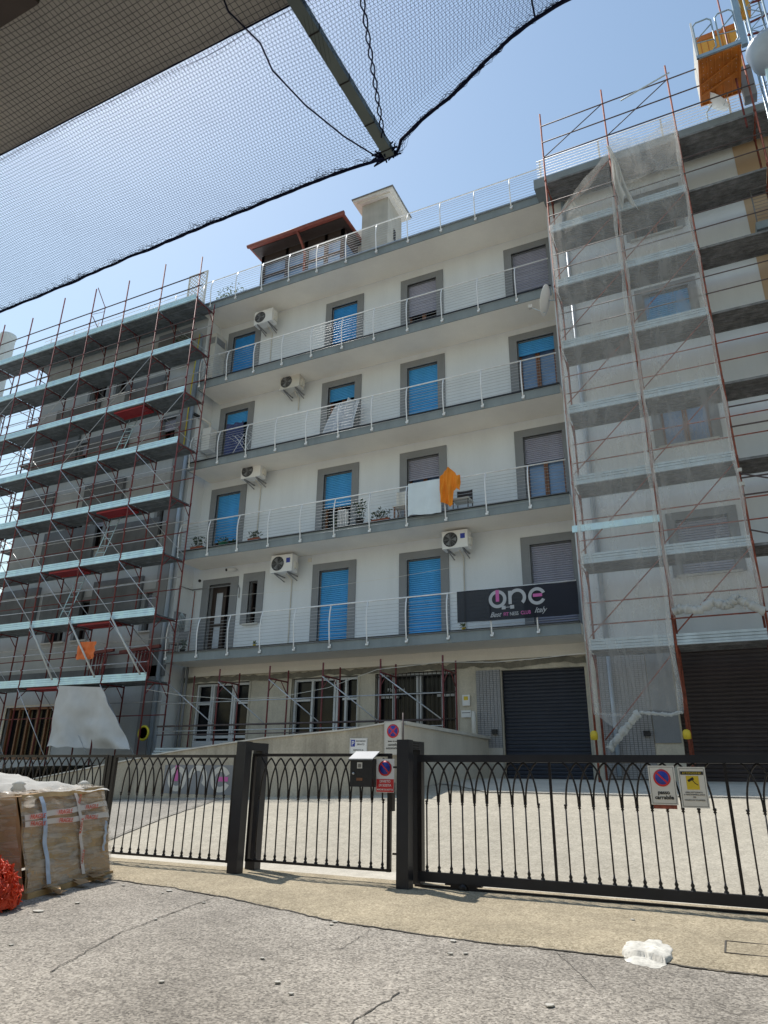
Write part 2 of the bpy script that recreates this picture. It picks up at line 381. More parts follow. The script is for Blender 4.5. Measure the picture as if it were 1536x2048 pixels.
# ------------------------------------------------------------------ the apartment building
YW, YB, YR, YL = 18.23, 17.02, 17.30, 17.42
XL, XR = -16.16, -2.95
FL = [4.66, 8.02, 11.27, 14.55]      # balcony floor tops
SOF = [4.39, 7.73, 11.00, 14.25, 17.74]   # slab undersides (last: roof terrace)
B = thing('apartment_building', (-9.5, 18.3, 1.1), 'cream four-storey apartment building with long grey-edged balconies, being renovated behind the gates', 'building')
def wall_sheet(x0, x1, z0, z1, y, openings, mb, depth=.28):
    xs = sorted({x0, x1, *[o[0] for o in openings], *[o[1] for o in openings]}); zs = sorted({z0, z1, *[o[2] for o in openings], *[o[3] for o in openings]})
    for a, b in zip(xs, xs[1:]):
        for c, d in zip(zs, zs[1:]):
            mx, mz = (a+b)/2, (c+d)/2
            if any(o[0] < mx < o[1] and o[2] < mz < o[3] for o in openings): continue
            mb.quad((a, y, c), (b, y, c), (b, y, d), (a, y, d))
    for a, b, c, d in openings:
        for p, q in (((a, c), (b, c)), ((b, c), (b, d)), ((b, d), (a, d)), ((a, d), (a, c))):
            mb.quad((p[0], y, p[1]), (p[0], y+depth, p[1]), (q[0], y+depth, q[1]), (q[0], y, q[1]))
def window(a, b, c, d, y, sw=.24, st=.25, shut=None, bottom=None, kind='doors', sill=False, side='surround', panes='glass', frame='wood', sb=0):
    """opening a..b, c..d ; grey surround; roller shutter down to z=bottom"""
    s = MB(); e = .035; dp = .24
    s.box(a-sw, a, y-e, y+.05, c-sb, d+st); s.box(b, b+sw, y-e, y+.05, c-sb, d+st); s.box(a, b, y-e, y+.05, d, d+st)
    if sb: s.box(a, b, y-e, y+.05, c-sb, c)
    s.box(a-.004, a+.02, y+.05, y+dp, c, d); s.box(b-.02, b+.004, y+.05, y+dp, c, d); s.box(a+.02, b-.02, y+.05, y+dp, d-.02, d+.004)
    w = s.build('window', side, B)
    if sill:
        box(a-.12, b+.12, y-.09, y+.15, c-.05-sb*0, c+.0).build('sill', 'coping', w)
    MB().quad((a, y+dp+.01, c), (b, y+dp+.01, c), (b, y+dp+.01, d), (a, y+dp+.01, d)).build('pane', panes, w)
    if kind == 'doors':
        g = MB(); m = (a+b)/2; f = .055
        for x0 in (a+.02, m-.06, m+.005, b-.075): g.box(x0, x0+f, y+.17, y+dp, c, d-.02)
        for (x0, x1) in ((a+.075, m-.06), (m+.06, b-.075)):
            g.box(x0, x1, y+.17, y+dp, c, c+.1); g.box(x0, x1, y+.17, y+dp, d-.1, d-.02)
        g.build('casement', frame, w)
        if panes == 'blueglass': pass
    if shut:
        zb = bottom if bottom is not None else c+.01
        sm = MB(); h = .062; z = d-.02; pts = []
        while z > zb+.001:
            z2 = max(zb, z-h); pts += [(y+.122, z), (y+.100, z-(z-z2)*.14), (y+.088, z-(z-z2)*.45), (y+.090, z-(z-z2)*.75), (y+.110, z2+.006)]; z = z2
        pts.append((y+.10, zb))
        xa, xb = a+.022, b-.022
        sm.grid(lambda u, v: (lerp(xa, xb, u), *pts[int(round(v*(len(pts)-1)))]), 1, len(pts)-1, smooth=False)
        sh = sm.build('shutter', shut, w)
        box(xa, xb, y+.08, y+.115, zb-.03, zb+.002).build('bottom_bar', shut, sh)
    return w
cols = {'A': (-15.49, -14.45), 'B': (-11.06, -10.01), 'C': (-8.05, -6.98), 'D': (-4.35, -3.21)}
TOP = [7.16, 10.47, 13.79, 17.16]
WIN = []
def cw(c, l, shut, bottom, **k):
    a, b = cols[c]; WIN.append((a, b, FL[l], TOP[l])); k.setdefault('st', .235)
    return window(a, b, FL[l], TOP[l], YW, sw=.25, shut=shut, bottom=bottom, **k)
cw('A', 3, 'blueflat', 14.58); cw('B', 3, 'blueflat', 14.58); cw('C', 3, 'lilac', 15.20 if 0 else 15.93); cw('D', 3, 'lilac', 15.72-.02)
cw('A', 2, 'blue', 13.34); cw('B', 2, 'blue', 13.3); cw('C', 2, 'blue', 12.02-.5); cw('D', 2, 'blue', 13.33, panes='blueglass')
cw('A', 1, 'blue', 8.72); cw('B', 1, 'blue', 9.33); cw('C', 1, 'lilac', 9.79, panes='blueglass'); cw('D', 1, 'lilac', 9.68, panes='blueglass')
cw('B', 0, 'blue', 4.72); cw('C', 0, 'blue', 4.72); cw('D', 0, 'lilac', 4.72)
# first-floor glazed door and narrow window
a, b = -15.38, -14.5; WIN.append((a, b, FL[0], 7.14))
w = window(a, b, FL[0], 7.14, YW, sw=.3, st=.2, kind='none')
g = MB()
for x0, x1 in ((a+.02, a+.16), (b-.42, b-.28), (b-.14, b-.02)): g.box(x0, x1, YW+.15, YW+.24, FL[0], 7.1)
g.box(a+.16, b-.42, YW+.15, YW+.24, FL[0], FL[0]+.35); g.box(a+.16, b-.42, YW+.15, YW+.24, 6.9, 7.1); g.box(a+.16, b-.42, YW+.15, YW+.24, 5.75, 5.83); g.build('door_leaf', 'darkwood', w)
MB().quad((a+.16, YW+.2, FL[0]), (b-.42, YW+.2, FL[0]), (b-.42, YW+.2, 7.1), (a+.16, YW+.2, 7.1)).build('door_glass', 'curtain', w)
a, b = -13.74, -13.4; WIN.append((a, b, 5.69, 7.10))
w = window(a, b, 5.69, 7.10, YW, sw=.25, st=.29, kind='none', sill=True); MB().box(a+.02, a+.07, YW+.15, YW+.23, 5.69, 7.08).box(b-.07, b-.02, YW+.15, YW+.23, 5.69, 7.08).box(a+.07, b-.07, YW+.15, YW+.23, 6.2, 6.26).build('casement', 'darkwood', w)
# ground floor openings
GW = [(-15.58, -13.42, 1.5, 3.87), (-11.86, -9.6, 1.5, 3.87), (-9.04, -6.6, 1.5, 3.88)]
GAR = (-5.33, -3.17, 1.12, 3.80)
wm = MB(); wall_sheet(XL, XR, 4.1, 17.9, YW, WIN, wm); wm.build('wall', 'wall', B)
wm = MB(); wall_sheet(XL, XR, .3, 4.1, YW+.015, GW+[GAR], wm, .35); wm.build('lower_wall', 'oldwall', B, 'weathered ground floor wall with rough render')
# ragged mortar band below the first balcony
rb = MB(); n = 130; P = []
for i in range(n+1):
    x = lerp(XL+.05, XR-.1, i/n); P.append((x, 4.02-.13+.09*nz(x*.9, 3)+.05*nz(x*4, 9)))
for (x, z), (x2, z2) in zip(P, P[1:]): rb.quad((x, YW-.012, z), (x2, YW-.012, z2), (x2, YW-.012, z2+.16+.05*nz(x2*5, 2)), (x, YW-.012, z+.16+.05*nz(x*5, 2)))
mat('mortar', (.20, .185, .15), .95, var=.2, vs=6, fine=.1, bump=.5, bs=30); rb.build('mortar_band', 'mortar', B)
rb = MB(); rb.grid(lambda u, v: (lerp(XL+.02, XR-.05, u), YW-.02 if v else YW-.06, lerp(4.08, 4.39, v)), 30, 2, False); rb.build('plaster_band', 'soffit', B)
for i, (a, b, c, d) in enumerate(GW):
    y = YW+.02; s = MB(); s.box(a-.05, b+.05, y-.03, y+.02, d, d+.06).box(a-.06, a, y-.03, y+.02, c, d).box(b, b+.06, y-.03, y+.02, c, d)
    w = s.build('window', 'oldwall', B)
    MB().quad((a, y+.25, c), (b, y+.25, c), (b, y+.25, d), (a, y+.25, d)).build('pane', 'glass', w)
    f = MB(); W = b-a
    xs = [0, .235, .36, .5, .64, .765, 1] if i < 2 else [0, .30, .5, .70, 1]
    bars = [a+.03, a+W*.27, a+W*.31, a+W*.66, a+W*.70, b-.09] if i == 0 else [a+.03, a+W*.28, a+W*.62, a+W*.66, b-.35*W*.3-.25, b-.09] if i == 1 else [a+.03, a+W*.2, a+W*.5, a+W*.535, a+W*.8, b-.09]
    for x in bars: f.box(x, x+.065, y+.1, y+.2, c, d-.02)
    f.box(a+.03, b-.03, y+.11, y+.19, d-.09, d-.02)
    f.box(a+.1, a+W*.27, y+.11, y+.19, 3.2, 3.26); f.box(b-W*.25, b-.09, y+.11, y+.19, 3.2, 3.26)
    f.box(a+.03, b-.03, y+.11, y+.19, 2.18, 2.26)
    f.build('casement', 'whiteframe', w)
    f = MB().box(a+.05, b-.05, y+.09, y+.16, c, 2.1); f.build('lower_panel', 'whiteframe', w)
    if i == 2:
        gr = MB(); k = 0; x = a+.05
        while x < b: gr.box(x-.008, x+.008, y+.0, y+.016, c, d); x += .13
        for z in (c+.3, 2.6, 3.3, d-.1): gr.box(a, b, y-.015, y+.0, z-.015, z+.015)
        gr.build('window_grille', 'iron', w)
        text('lettering', "Magazzini", .13, (a+.55, y+.225, 3.4), 'white', w, sx=1.1)
# garage doors
def garage(a, b, c, d, y, m, name='garage_door'):
    g = MB(); z = c; pts = []
    while z < d: pts += [(y, z), (y-.014, z+.02), (y-.016, z+.062), (y-.003, z+.085)]; z += .09
    g.grid(lambda u, v: (lerp(a, b, u), *pts[int(round(v*(len(pts)-1)))]), 1, len(pts)-1, False)
    o = g.build(name, m, B); MB().box(a-.05, a, y-.05, y+.03, c, d).box(b, b+.05, y-.05, y+.03, c, d).build('guide_rail', m, o)
    return o
garage(GAR[0], GAR[1], GAR[2], GAR[3], YW+.16, 'garage')
# tiled pillar beside the garage
def tiles(x0, x1, z0, z1, y, s=.1):
    t = MB(); x = x0
    nx = round((x1-x0)/s); nzz = round((z1-z0)/(s*.5))
    for i in range(nx):
        for k in range(nzz):
            a = x0+(x1-x0)*i/nx; b = x0+(x1-x0)*(i+1)/nx; c = z0+(z1-z0)*k/nzz; d = z0+(z1-z0)*(k+1)/nzz
            t.box(a+.005, b-.005, y-.012, y, c+.004, d-.004)
    return t
p = box(-6.02, -5.36, YW-.02, YW+.0, 1.1, 3.82).build('tile_pillar', 'tilejoint', B); tiles(-6.02, -5.36, 1.85, 3.82, YW-.02).build('tiles', 'tile', p)
box(-6.02, -5.36, YW-.04, YW-.022, 1.1, 1.85).build('pillar_base', 'rampnew', p)
# central downpipes at the left inner corner
for x in (-15.95, -15.8): MB().tube([(x, 18.05, 1.2), (x, 18.05, 4.39)], .045, 8).build('downpipe', 'surround', B)

# return walls
MB().quad((XL, YL, .3), (XL, YW, .3), (XL, YW, 17.8), (XL, YL, 17.8)).build('return_wall', 'wall', B)
MB().quad((XR, YR, .3), (XR, YW, .3), (XR, YW, 17.8), (XR, YR, 17.8)).build('return_wall', 'wall', B)
# left wing
XLL = -24.9
LO = [(-23.3, -20.8, 1.5, 3.25)]
for l in range(4):
    z = FL[l]
    LO.append((-17.75, -17.1, z+.75, z+2.35)) if l == 2 else LO.append((-17.4, -17.1, z+.9, z+2.2)) if l < 2 else None
    LO.append((-20.55, -20.0, z+.8, z+2.2))
    LO.append((-22.0, -21.1, z+.8, z+2.2))
wm = MB(); wall_sheet(XLL, XL, .3, 17.8, YL, LO, wm); wm.build('left_wing_wall', 'basecoat_shade', B)
for a, b, c, d in LO[1:]:
    w = window(a+.001, b-.001, c, d, YL, sw=.14, st=.14, shut='lilac' if (a+c) % 1 < .4 else None, bottom=d-.45, frame='darkwood', sill=True)
a, b, c, d = LO[0]
w = MB().box(a-.06, a, YL-.03, YL+.05, c, d).box(b, b+.06, YL-.03, YL+.05, c, d).box(a-.06, b+.06, YL-.03, YL+.05, d, d+.06).build('window', 'oldwall', B)
MB().quad((a, YL+.25, c), (b, YL+.25, c), (b, YL+.25, d), (a, YL+.25, d)).build('pane', 'glass', w)
f = MB()
for k in range(6): x = lerp(a+.05, b-.1, k/5); f.box(x, x+.06, YL+.1, YL+.2, c, d)
f.box(a, b, YL+.1, YL+.2, c, c+.1).box(a, b, YL+.1, YL+.2, d-.08, d); f.build('casement', 'wood', w)
PAN = [(-19.9, -17.6, 6.35, 7.5), (-19.6, -17.2, 8.35, 9.6), (-23.0, -20.3, 8.3, 9.75), (-25.0, -22.7, 6.3, 7.6), (-22.4, -20.4, 6.3, 7.3), (-19.9, -17.9, 14.7, 15.6), (-23.7, -21.3, 14.5, 15.3), (-24.6, -22.1, 12.5, 14.0), (-18.5, -16.9, 16.6, 17.5), (-21.5, -19.4, 12.6, 13.6), (-21.2, -19.2, 10.4, 11.5), (-24.7, -22.9, 10.3, 11.5), (-20.9, -19.7, 16.4, 17.0)]
for i, (a, b, c, d) in enumerate(PAN):
    box(max(a, XLL+.05), b, YL-.10-.003*i, YL-.001, c, d).build('parapet_panel', 'cement', B)
box(XLL, XL, YL-.05, YL, 4.05, 4.4).build('string_course', 'cement', B)
# right wing
XRR = 16.0
RW = [(-.56, .60, z0+.98, z0+2.35) for z0 in FL]
GAR2 = (-1.03, 3.2, 1.1, 4.02)
wm = MB(); wall_sheet(XR, XRR, 4.25, 17.8, YR, RW, wm); wm.build('right_wing_wall', 'wall', B)
wm = MB(); wall_sheet(XR, XRR, .3, 4.25, YR+.015, [GAR2], wm, .35); wm.build('right_wing_lower_wall', 'oldwall', B)
window(*RW[0], YR, sw=.2, st=.2, shut='lilac', bottom=RW[0][2]+.02, sill=True, kind='none', sb=.03)
window(*RW[1], YR, sw=.2, st=.2, shut=None, sill=True, panes='blueglass', frame='wood')
window(*RW[2], YR, sw=.2, st=.2, shut='blue', bottom=RW[2][2]+.02, sill=True, kind='none')
window(*RW[3], YR, sw=.2, st=.2, shut='lilac', bottom=RW[3][2]+.6, sill=True)
garage(GAR2[0], GAR2[1], GAR2[2], GAR2[3], YR+.25, 'garage2')
box(-1.25, 6, YR-.03, YR+.012, 4.03, 4.22).build('lintel', 'cement', B)
p = box(-2.75, -1.62, YR-.008, YR+.01, 1.1, 3.95).build('tile_pillar', 'tilejoint', B); tiles(-2.75, -1.62, 1.15, 3.95, YR-.008, .09).build('tiles', 'tile', p)
box(-1.6, -1.06, YR-.02, YR+.01, 1.9, 3.95).build('grey_panel', 'surround', B)
box(2.29, 4.4, YR-.012, YR, 4.4, 17.74).build('tan_band', 'tan', B)
box(4.4, 6.5, YR-.012, YR, 4.4, 17.74).build('tan_band', 'tan', B)
for z0 in (14.15, 10.87):
    s = box(2.33, 5.5, 16.45, YR-.013, z0-.05, z0+.18).build('balcony_slab', 'fascia', B)
    rl = MB().tube([(2.35, 16.5, z0+1.28), (5.4, 16.5, z0+1.28)], .02, 6)
    for k in range(9): rl.tube([(2.35, 16.5, z0+.3+.105*k), (5.4, 16.5, z0+.3+.105*k)], .006, 5)
    for x in (2.37, 3.5, 4.6): rl.tube([(x, 16.5, z0+.1), (x, 16.46, z0+.7), (x, 16.5, z0+1.28)], .018, 6)
    rl.build('balcony_railing', 'surround', B)
# end walls and rear, roof terrace
bk = MB(); bk.box(XLL+.01, XRR, YW+.4, 30, .2, 17.7).box(XLL, XLL+.35, YL+.01, 30, .2, 17.7)
bk.box(XLL+.02, XL-.3, YL+.3, YW+.4, .2, 17.7).box(XR+.3, XRR-.02, YR+.4, YW+.4, .2, 17.7); bk.build('main_block', 'wall', B)
# balconies
PX0, PS = -14.60, 1.1805
def balcony(l):
    z = FL[l]; zb = SOF[l]; s = MB()
    s.box(-15.86, XR-.003, YB+.03, YW-.002, zb+.004, z)
    o = s.build('balcony', 'soffit', B)
    f = MB().box(-15.88, XR-.003, YB-.0, YB+.028, zb, z-.0).box(-15.90, -15.862, YB+.0, YL, zb, z); f.build('fascia', 'fascia', o)
    box(-15.92, XR-.003, YB-.03, YB+.06, z+.002, z+.045).build('edge_tile', 'ironpost', o)
BOW = [(0, -.05, -.02), (.0, -.05, .12), (.0, -.085, .42), (.0, -.105, .72), (.0, -.08, .98), (.0, -.02, 1.17)]
def bow(h): return interp([(b[2], b[1]) for b in BOW], h)
def railing(z, x0, x1, posts, name='balcony_railing', returns=True, y=YB, nw=10):
    r = MB(); zt = z+1.17
    r.tube([(x0, y-.02, zt), (x1, y-.02, zt)], .021, 8)
    if returns: r.tube([(x0, y-.02, zt), (x0, YL, zt)], .021, 8)
    o = r.build(name, 'steel', B); w = MB()
    for k in range(nw):
        h = .13+k*.098; yy = y+bow(h)
        w.tube([(x0, yy, z+h), (x1, yy, z+h)], .0055, 5)
        if returns: w.tube([(x0, yy, z+h), (x0, YL, z+h)], .0055, 5)
    w.build('railing_wire', 'wiremat', o)
    for x in posts:
        pm = MB(); pm.tube([(x, y+b, z+h) for _, b, h in BOW], .019, 8)
        pm.box(x-.035, x+.035, y-.065, y-.003, z-.06, z-.01).box(x-.01, x+.05, y-.05, y-.035, z-.02, z+.04)
        pm.build('railing_post', 'whitemetal', o)
    return o
zb = [4.53, 7.81, 11.1, 14.38]
for l in range(4):
    balcony(l); railing(zb[l], -15.84, XR-.02, [PX0+i*PS for i in range(10)]+[-15.82])
# roof terrace slab
tz = 17.74
o = MB().box(-16.2, XR, YB+.03, YW+.5, tz+.003, 18.02).build('roof_slab', 'soffit', B)
MB().box(-16.2, -3.06, YB, YB+.028, tz, 18.03).build('fascia', 'fascia', o)
MB().box(-16.2, -3.06, YB-.06, YB+.1, 18.032, 18.07).build('edge_flashing', 'pipeblue', o)
railing(17.9, -16.1, -2.9, [PX0+i*PS+.02 for i in range(-1, 10)], returns=False)
cr = MB().box(-16.2, XR, YB+.9, YB+1.05, 18.03, 18.5).box(-16.2, XR, YB+.4, YB+.5, 18.03, 18.2); cr.build('planter_kerb', 'cream', B)
rr = MB()
for x in [-15.8+1.9*i for i in range(15)]: rr.tube([(x, YB+1.0, 18.5), (x, YB+1.0, 19.1)], .022, 6)
for h in (18.62, 18.74, 18.86, 18.98, 19.1): rr.tube([(-15.9, YB+1.0, h), (10, YB+1.0, h)], .012, 5)
rr.build('terrace_railing', 'whitemetal', B)
# cornices of the wings
for x0, x1 in ((XLL-.5, -16.02), (-3.1, XRR)):
    o = MB().box(x0, x1, 16.5, YW+.5, 17.76, 17.86).box(x0, x1, 16.44, 16.5, 17.74, 18.10).box(x0, x1, 16.5, YW+.5, 17.86, 18.06).build('cornice', 'fascia', B)
rr = MB()
for x in [-2.9+1.75*i for i in range(9)]: rr.box(x-.025, x+.025, 16.6, 16.64, 18.1, 18.95)
rr.build('wing_railing_post', 'white', B)
rr = MB()
for k in range(7): rr.tube([(-3, 16.6, 18.3+.105*k), (14, 16.6, 18.3+.105*k)], .009 if k < 6 else .016, 5)
rr.build('wing_railing', 'whitemetal', B)
rr = MB()
for k in range(4): rr.tube([(XLL, 16.9, 18.3+.17*k), (-16.1, 16.9, 18.3+.17*k)], .012, 5)
for x in [-24.5+1.4*i for i in range(7)]: rr.tube([(x, 16.9, 18.05), (x, 16.9, 18.9)], .02, 5)
rr.build('wing_railing', 'whitemetal', B)
# roof veranda
vx0, vx1 = -16.3, -12.0
v = box(-16.6, -11.75, 19.9, 23.2, 23.3, 23.42).build('veranda_roof', 'roofbrown', B)
MB().box(-16.5, -11.85, 20.0, 23.1, 23.26, 23.298).build('roof_lining', 'darkwood', v)
MB().tube([(-16.65, 19.85, 23.36), (-11.7, 19.85, 23.36)], .09, 8).build('gutter', 'roofbrown', v)
MB().tube([(-14.05, 19.88, 23.3), (-14.0, 20.25, 22.9), (-13.95, 20.45, 22.5), (-13.95, 20.45, 18.2)], .06, 8).build('downpipe', 'roofbrown', v)
vw = MB()
for x in (vx0, -15.0, -14.0, -13.0, -12.2): vw.box(x, x+.15, 20.5, 20.62, 18.0, 23.2)
vw.box(vx0, -12.05, 20.52, 20.6, 22.0, 22.1).box(vx0, -12.05, 20.52, 20.6, 20.0, 20.1).box(vx0, -12.05, 20.5, 20.6, 22.7, 23.2); vw.box(-12.2, -12.05, 20.62, 25, 22.7, 23.4)
vw.build('veranda_frame', 'darkwood', B)
MB().quad((vx0, 20.62, 18), (-12.1, 20.62, 18), (-12.1, 20.62, 22.8), (vx0, 20.62, 22.8)).quad((-12.12, 20.62, 18), (-12.12, 25, 18), (-12.12, 25, 23.2), (-12.12, 20.62, 23.2)).build('veranda_glazing', 'blueglass', B)
# stair tower with overhanging roof
MB().box(-11.62, -10.36, 21.3, 22.75, 17.9, 24.95).build('roof_tower', 'towerwall', B)
MB().box(-10.358, -10.34, 21.9, 22.1, 23.1, 23.7).build('slit_window', 'dark', B)
t = MB().box(-11.95, -10.02, 21.0, 23.0, 25.02, 25.14).box(-11.8, -10.17, 21.12, 22.9, 24.95, 25.02); t.build('tower_roof', 'cream', B)
MB().box(-12.0, -9.97, 20.95, 23.05, 25.141, 25.18).build('roof_tiles', 'deckdirt', B)
MB().box(-12.3, -11.62, 21.8, 23, 20, 24.1).build('tower_annex', 'cream', B)
# wing downpipes
MB().tube([(-2.42, YR-.08, 4.15), (-2.42, YR-.08, 17.7)], .062, 10).tube([(-2.42, YR-.08, 1.2), (-2.42, YR-.08, 4.0)], .05, 8).build('downpipe', 'pipeblue', B)
MB().tube([(-16.35, YL-.09, 1.5), (-16.35, YL-.09, 17.0)], .07, 10).build('downpipe', 'pipeblue', B)
box(-17.0, -16.5, YL-.05, YL-.001, 1.5, 14.0).build('grey_strip', 'surround', B)
# conduit round the first-floor corner
MB().tube([(XL+.02, 17.6, 5.2), (XL+.02, 17.6, 7.05), (XL+.03, 18.2, 7.05), (-14.2, 18.21, 7.05), (-14.12, 18.21, 6.9), (-14.12, 18.21, 6.6)], .02, 6).build('conduit', 'surround', B)
MB().tube([(-16.0, 18.2, 7.0), (-16.0, 18.2, 4.7)], .015, 6).build('conduit', 'rust', B)

# ------------------------------------------------------------------ things on the facade
def aircon(x, z, label, w=.80, h=.56, logo=False, yellow=False, pipe=None):
    y0, y1 = 17.62, 17.95
    t = thing('air_conditioner', (x, YW, z), label, 'air conditioner', 'outdoor air conditioner units on the facade')
    c = MB().box(x-w/2, x+w/2, y0, y1, z, z+h).build('casing', 'offwhite' if yellow else 'white', t)
    cx, cz = x-w*.17, z+h*.5
    ring = MB(); rr_ = h*.41
    for k in range(6): ring.tube([(cx+rr_*(k+1)/6*math.cos(a), y0-.012, cz+rr_*(k+1)/6*math.sin(a)) for a in [i*math.pi/12 for i in range(25)]], .005, 4, False)
    for k in range(8):
        a = k*math.pi/4; ring.bar((cx, y0-.012, cz), (cx+rr_*math.cos(a), y0-.012, cz+rr_*math.sin(a)), .008, .008)
    MB().lathe((cx, y0, cz), [(.001, -.003), (rr_, -.003), (rr_, .0)], 24, 'y').build('fan_opening', 'dark', t)
    ring.build('fan_grille', 'surround', t)
    fb = MB()
    for k in range(3):
        a = k*2.094; fb.poly([(cx+.03*math.cos(a), y0-.006, cz+.03*math.sin(a)), (cx+rr_*.85*math.cos(a-.35), y0-.006, cz+rr_*.85*math.sin(a-.35)), (cx+rr_*.85*math.cos(a+.35), y0-.005, cz+rr_*.85*math.sin(a+.35))])
    fb.build('fan_blade', 'surround', t)
    if logo: MB().box(x+w*.22, x+w*.40, y0-.003, y0, z+h*.5, z+h*.78).build('badge', 'signblue', t)
    MB().box(x+w/2, x+w/2+.05, y0+.12, y1-.04, z+.1, z+.32).build('valve_cover', 'cream', t)
    for s in (-.6, .6):
        b = MB(); bx = x+s*w/2
        b.bar((bx, y0+.0, z-.02), (bx, YW-.01, z-.02), .035, .035).bar((bx, y0+.03, z-.04), (bx, YW-.02, z-.16), .025, .025); b.build('bracket', 'surround', t)
    lo = pipe if pipe else z-.6
    MB().tube([(x+.05, y1-.1, z), (x+.05, YW-.03, z-.12), (x+.05, YW-.03, lo)], .018, 6).build('drain_pipe', 'cream', t)
aircon(-13.70, 16.93, 'air conditioner beside the leftmost top-floor balcony door', pipe=14.6)
aircon(-12.30, 13.78, 'yellowed air conditioner under the top balcony, between draped window and left end', yellow=True)
aircon(-13.64, 10.60, 'air conditioner with pale fan hub, above the second balcony near leftmost blue shutter', pipe=8.1)
aircon(-12.12, 7.10, 'air conditioner with blue badge beside the small white wall box, first floor left', logo=True, pipe=4.7)
aircon(-6.32, 7.15, 'air conditioner with blue badge above the black banner', .76, .52, logo=True, pipe=4.7)

# louvred tall cabinet and boilers
t = thing('boiler_cabinet', (-15.95, 17.8, 14.6), 'tall white louvred boiler cabinet at left end of the top balcony', 'cabinet')
MB().box(-16.12, -15.78, 17.55, 18.15, 14.6, 17.05).build('body', 'offwhite', t)
lv = MB()
for z0 in (16.6, 14.8):
    for k in range(9): lv.box(-15.779, -15.77, 17.6+.055*k, 17.64+.055*k, z0, z0+.28)
    for k in range(6): lv.box(-16.1+.05*k, -16.07+.05*k, 17.54, 17.549, z0, z0+.28)
lv.build('louvre', 'surround', t)
t = thing('wall_boiler', (-15.85, 18.0, 12.2), 'white wall boiler with black flue left of the half-shut door, third balcony', 'boiler')
MB().box(-16.1, -15.72, 17.75, 18.1, 12.15, 13.05).build('body', 'white', t)
MB().tube([(-15.9, 17.9, 13.05), (-15.9, 17.9, 13.3), (-16.1, 17.5, 13.42)], .05, 8).build('flue', 'cream', t)
MB().tube([(-16.1, 17.5, 13.42), (-16.2, 17.3, 13.48)], .062, 8).build('flue_cap', 'black', t)
t = thing('gas_meter_box', (XL, 17.75, 5.5), 'open grey meter box with pipes on the side wall beside first-floor door', 'meter box')
MB().box(XL, XL+.12, 17.5, 17.95, 5.55, 6.15).build('casing', 'surround', t)
pp = MB()
for k in range(5): pp.tube([(XL+.14, 17.55+.08*k, 5.45+.05*k), (XL+.16, 17.6+.07*k, 6.0), (XL+.14, 17.7, 6.15)], .014, 5)
pp.build('pipework', 'galv', t)

# cameras
def seccam(x, y, z, label, d=(-.12, -.22, -.05)):
    t = thing('security_camera', (x, y, z), label, 'security camera')
    a = Vector((x, y-.12, z)); b = a+Vector(d)
    MB().tube([(x, y, z), (x, y-.12, z)], .02, 6).build('arm', 'white', t)
    MB().tube([a-Vector(d)*.4, b], .045, 10).build('body', 'white', t)
    MB().tube([b, b+Vector(d)*.12], .047, 10).build('lens', 'black', t)
seccam(-14.35, YW, 7.55, 'white bullet camera above the glazed door of the first floor')
tag(MB().lathe((-15.85, YW-.03, 7.35), [(.001, -.02), (.045, -.02), (.05, .03)], 12, 'y').build('round_sensor', 'black'), 'small black round sensor left above the first-floor glazed door', 'sensor')
tag(box(-10.98-.5, -10.98-.38, YW-.05, YW, 7.42, 7.54).build('junction_box', 'yellowish') if 'yellowish' in M else box(-11.5, -11.38, YW-.05, YW, 7.5, 7.62).build('junction_box', 'cream'), 'small pale junction box left of first-floor middle blue shutter', 'junction box')

# satellite dish at the right end of the top balcony
def dish(c, nrm, r, name, label, arm):
    c = Vector(c); nrm = Vector(nrm).normalized(); u = nrm.cross(Vector((0, 0, 1))).normalized(); v = u.cross(nrm)
    t = thing(name, c, label, 'satellite dish'); d = MB()
    def f(a, b):
        an = a*2*math.pi; rr = b*r; return c + u*rr*math.cos(an) + v*rr*1.08*math.sin(an) + nrm*(.22*rr*rr/r)
    d.grid(f, 28, 6); d.grid(lambda a, b: f(1-a, b)-nrm*.012, 28, 6); d.grid(lambda a, b: f(a, 1)-nrm*.012*b, 28, 1); d.build('reflector', 'white', t)
    e = c+nrm*r*1.1-v*r*.55
    MB().tube([c-v*r*.95, e], .012, 6).build('feed_arm', 'galv', t)
    MB().box(e.x-.05, e.x+.05, e.y-.05, e.y+.05, e.z-.03, e.z+.07).build('receiver', 'offwhite', t)
    MB().tube([c-nrm*.03, c-nrm*.25, arm], .022, 6).build('mount_arm', 'galv', t)
dish((-2.88, 15.95, 13.27), (-.97, .0, .30), .40, 'satellite_dish', 'white satellite dish seen edge-on beside the scaffold below top balcony', (-2.66, 15.9, 12.9))
dish((1.95, 16.55, 18.75), (.75, -.3, .75), .42, 'satellite_dish', 'satellite dish on the roof terrace behind the right scaffold, under the hoist cage', (1.8, 16.9, 18.1))

# banner with the club lettering
t = thing('banner', (-4.5, 16.9, 5.2), 'black fitness club banner with grey and pink logo on the first-floor balcony rail', 'banner')
def bf(x, z):
    return 16.868+.010*math.sin(x*7)+.035*max(0, (x+3.9))*math.sin((x*2.2+z*3.1)*2)
MB().grid(lambda u, v: (lerp(-6.03, -2.93, u), bf(lerp(-6.03, -2.93, u), lerp(4.86, 5.68, v)), lerp(4.86-.04*u, 5.68-.03*u, v)), 60, 16).build('sheet', 'mesh_banner', t)
YN = 16.845
def arc(cx, cz, r, w, a0, a1, y, mb, n=28, el=1):
    for k in range(n):
        t0, t1 = R(lerp(a0, a1, k/n)), R(lerp(a0, a1, (k+1)/n)); q = []
        for tt, rr in ((t0, r+w), (t1, r+w), (t1, r-w), (t0, r-w)): q.append((cx+rr*math.cos(tt)*el, y, cz+rr*math.sin(tt)))
        mb.quad(*q)
    return mb
OC, NC, EC = (-4.93, 5.375), (-4.42, 5.375), (-3.92, 5.365)
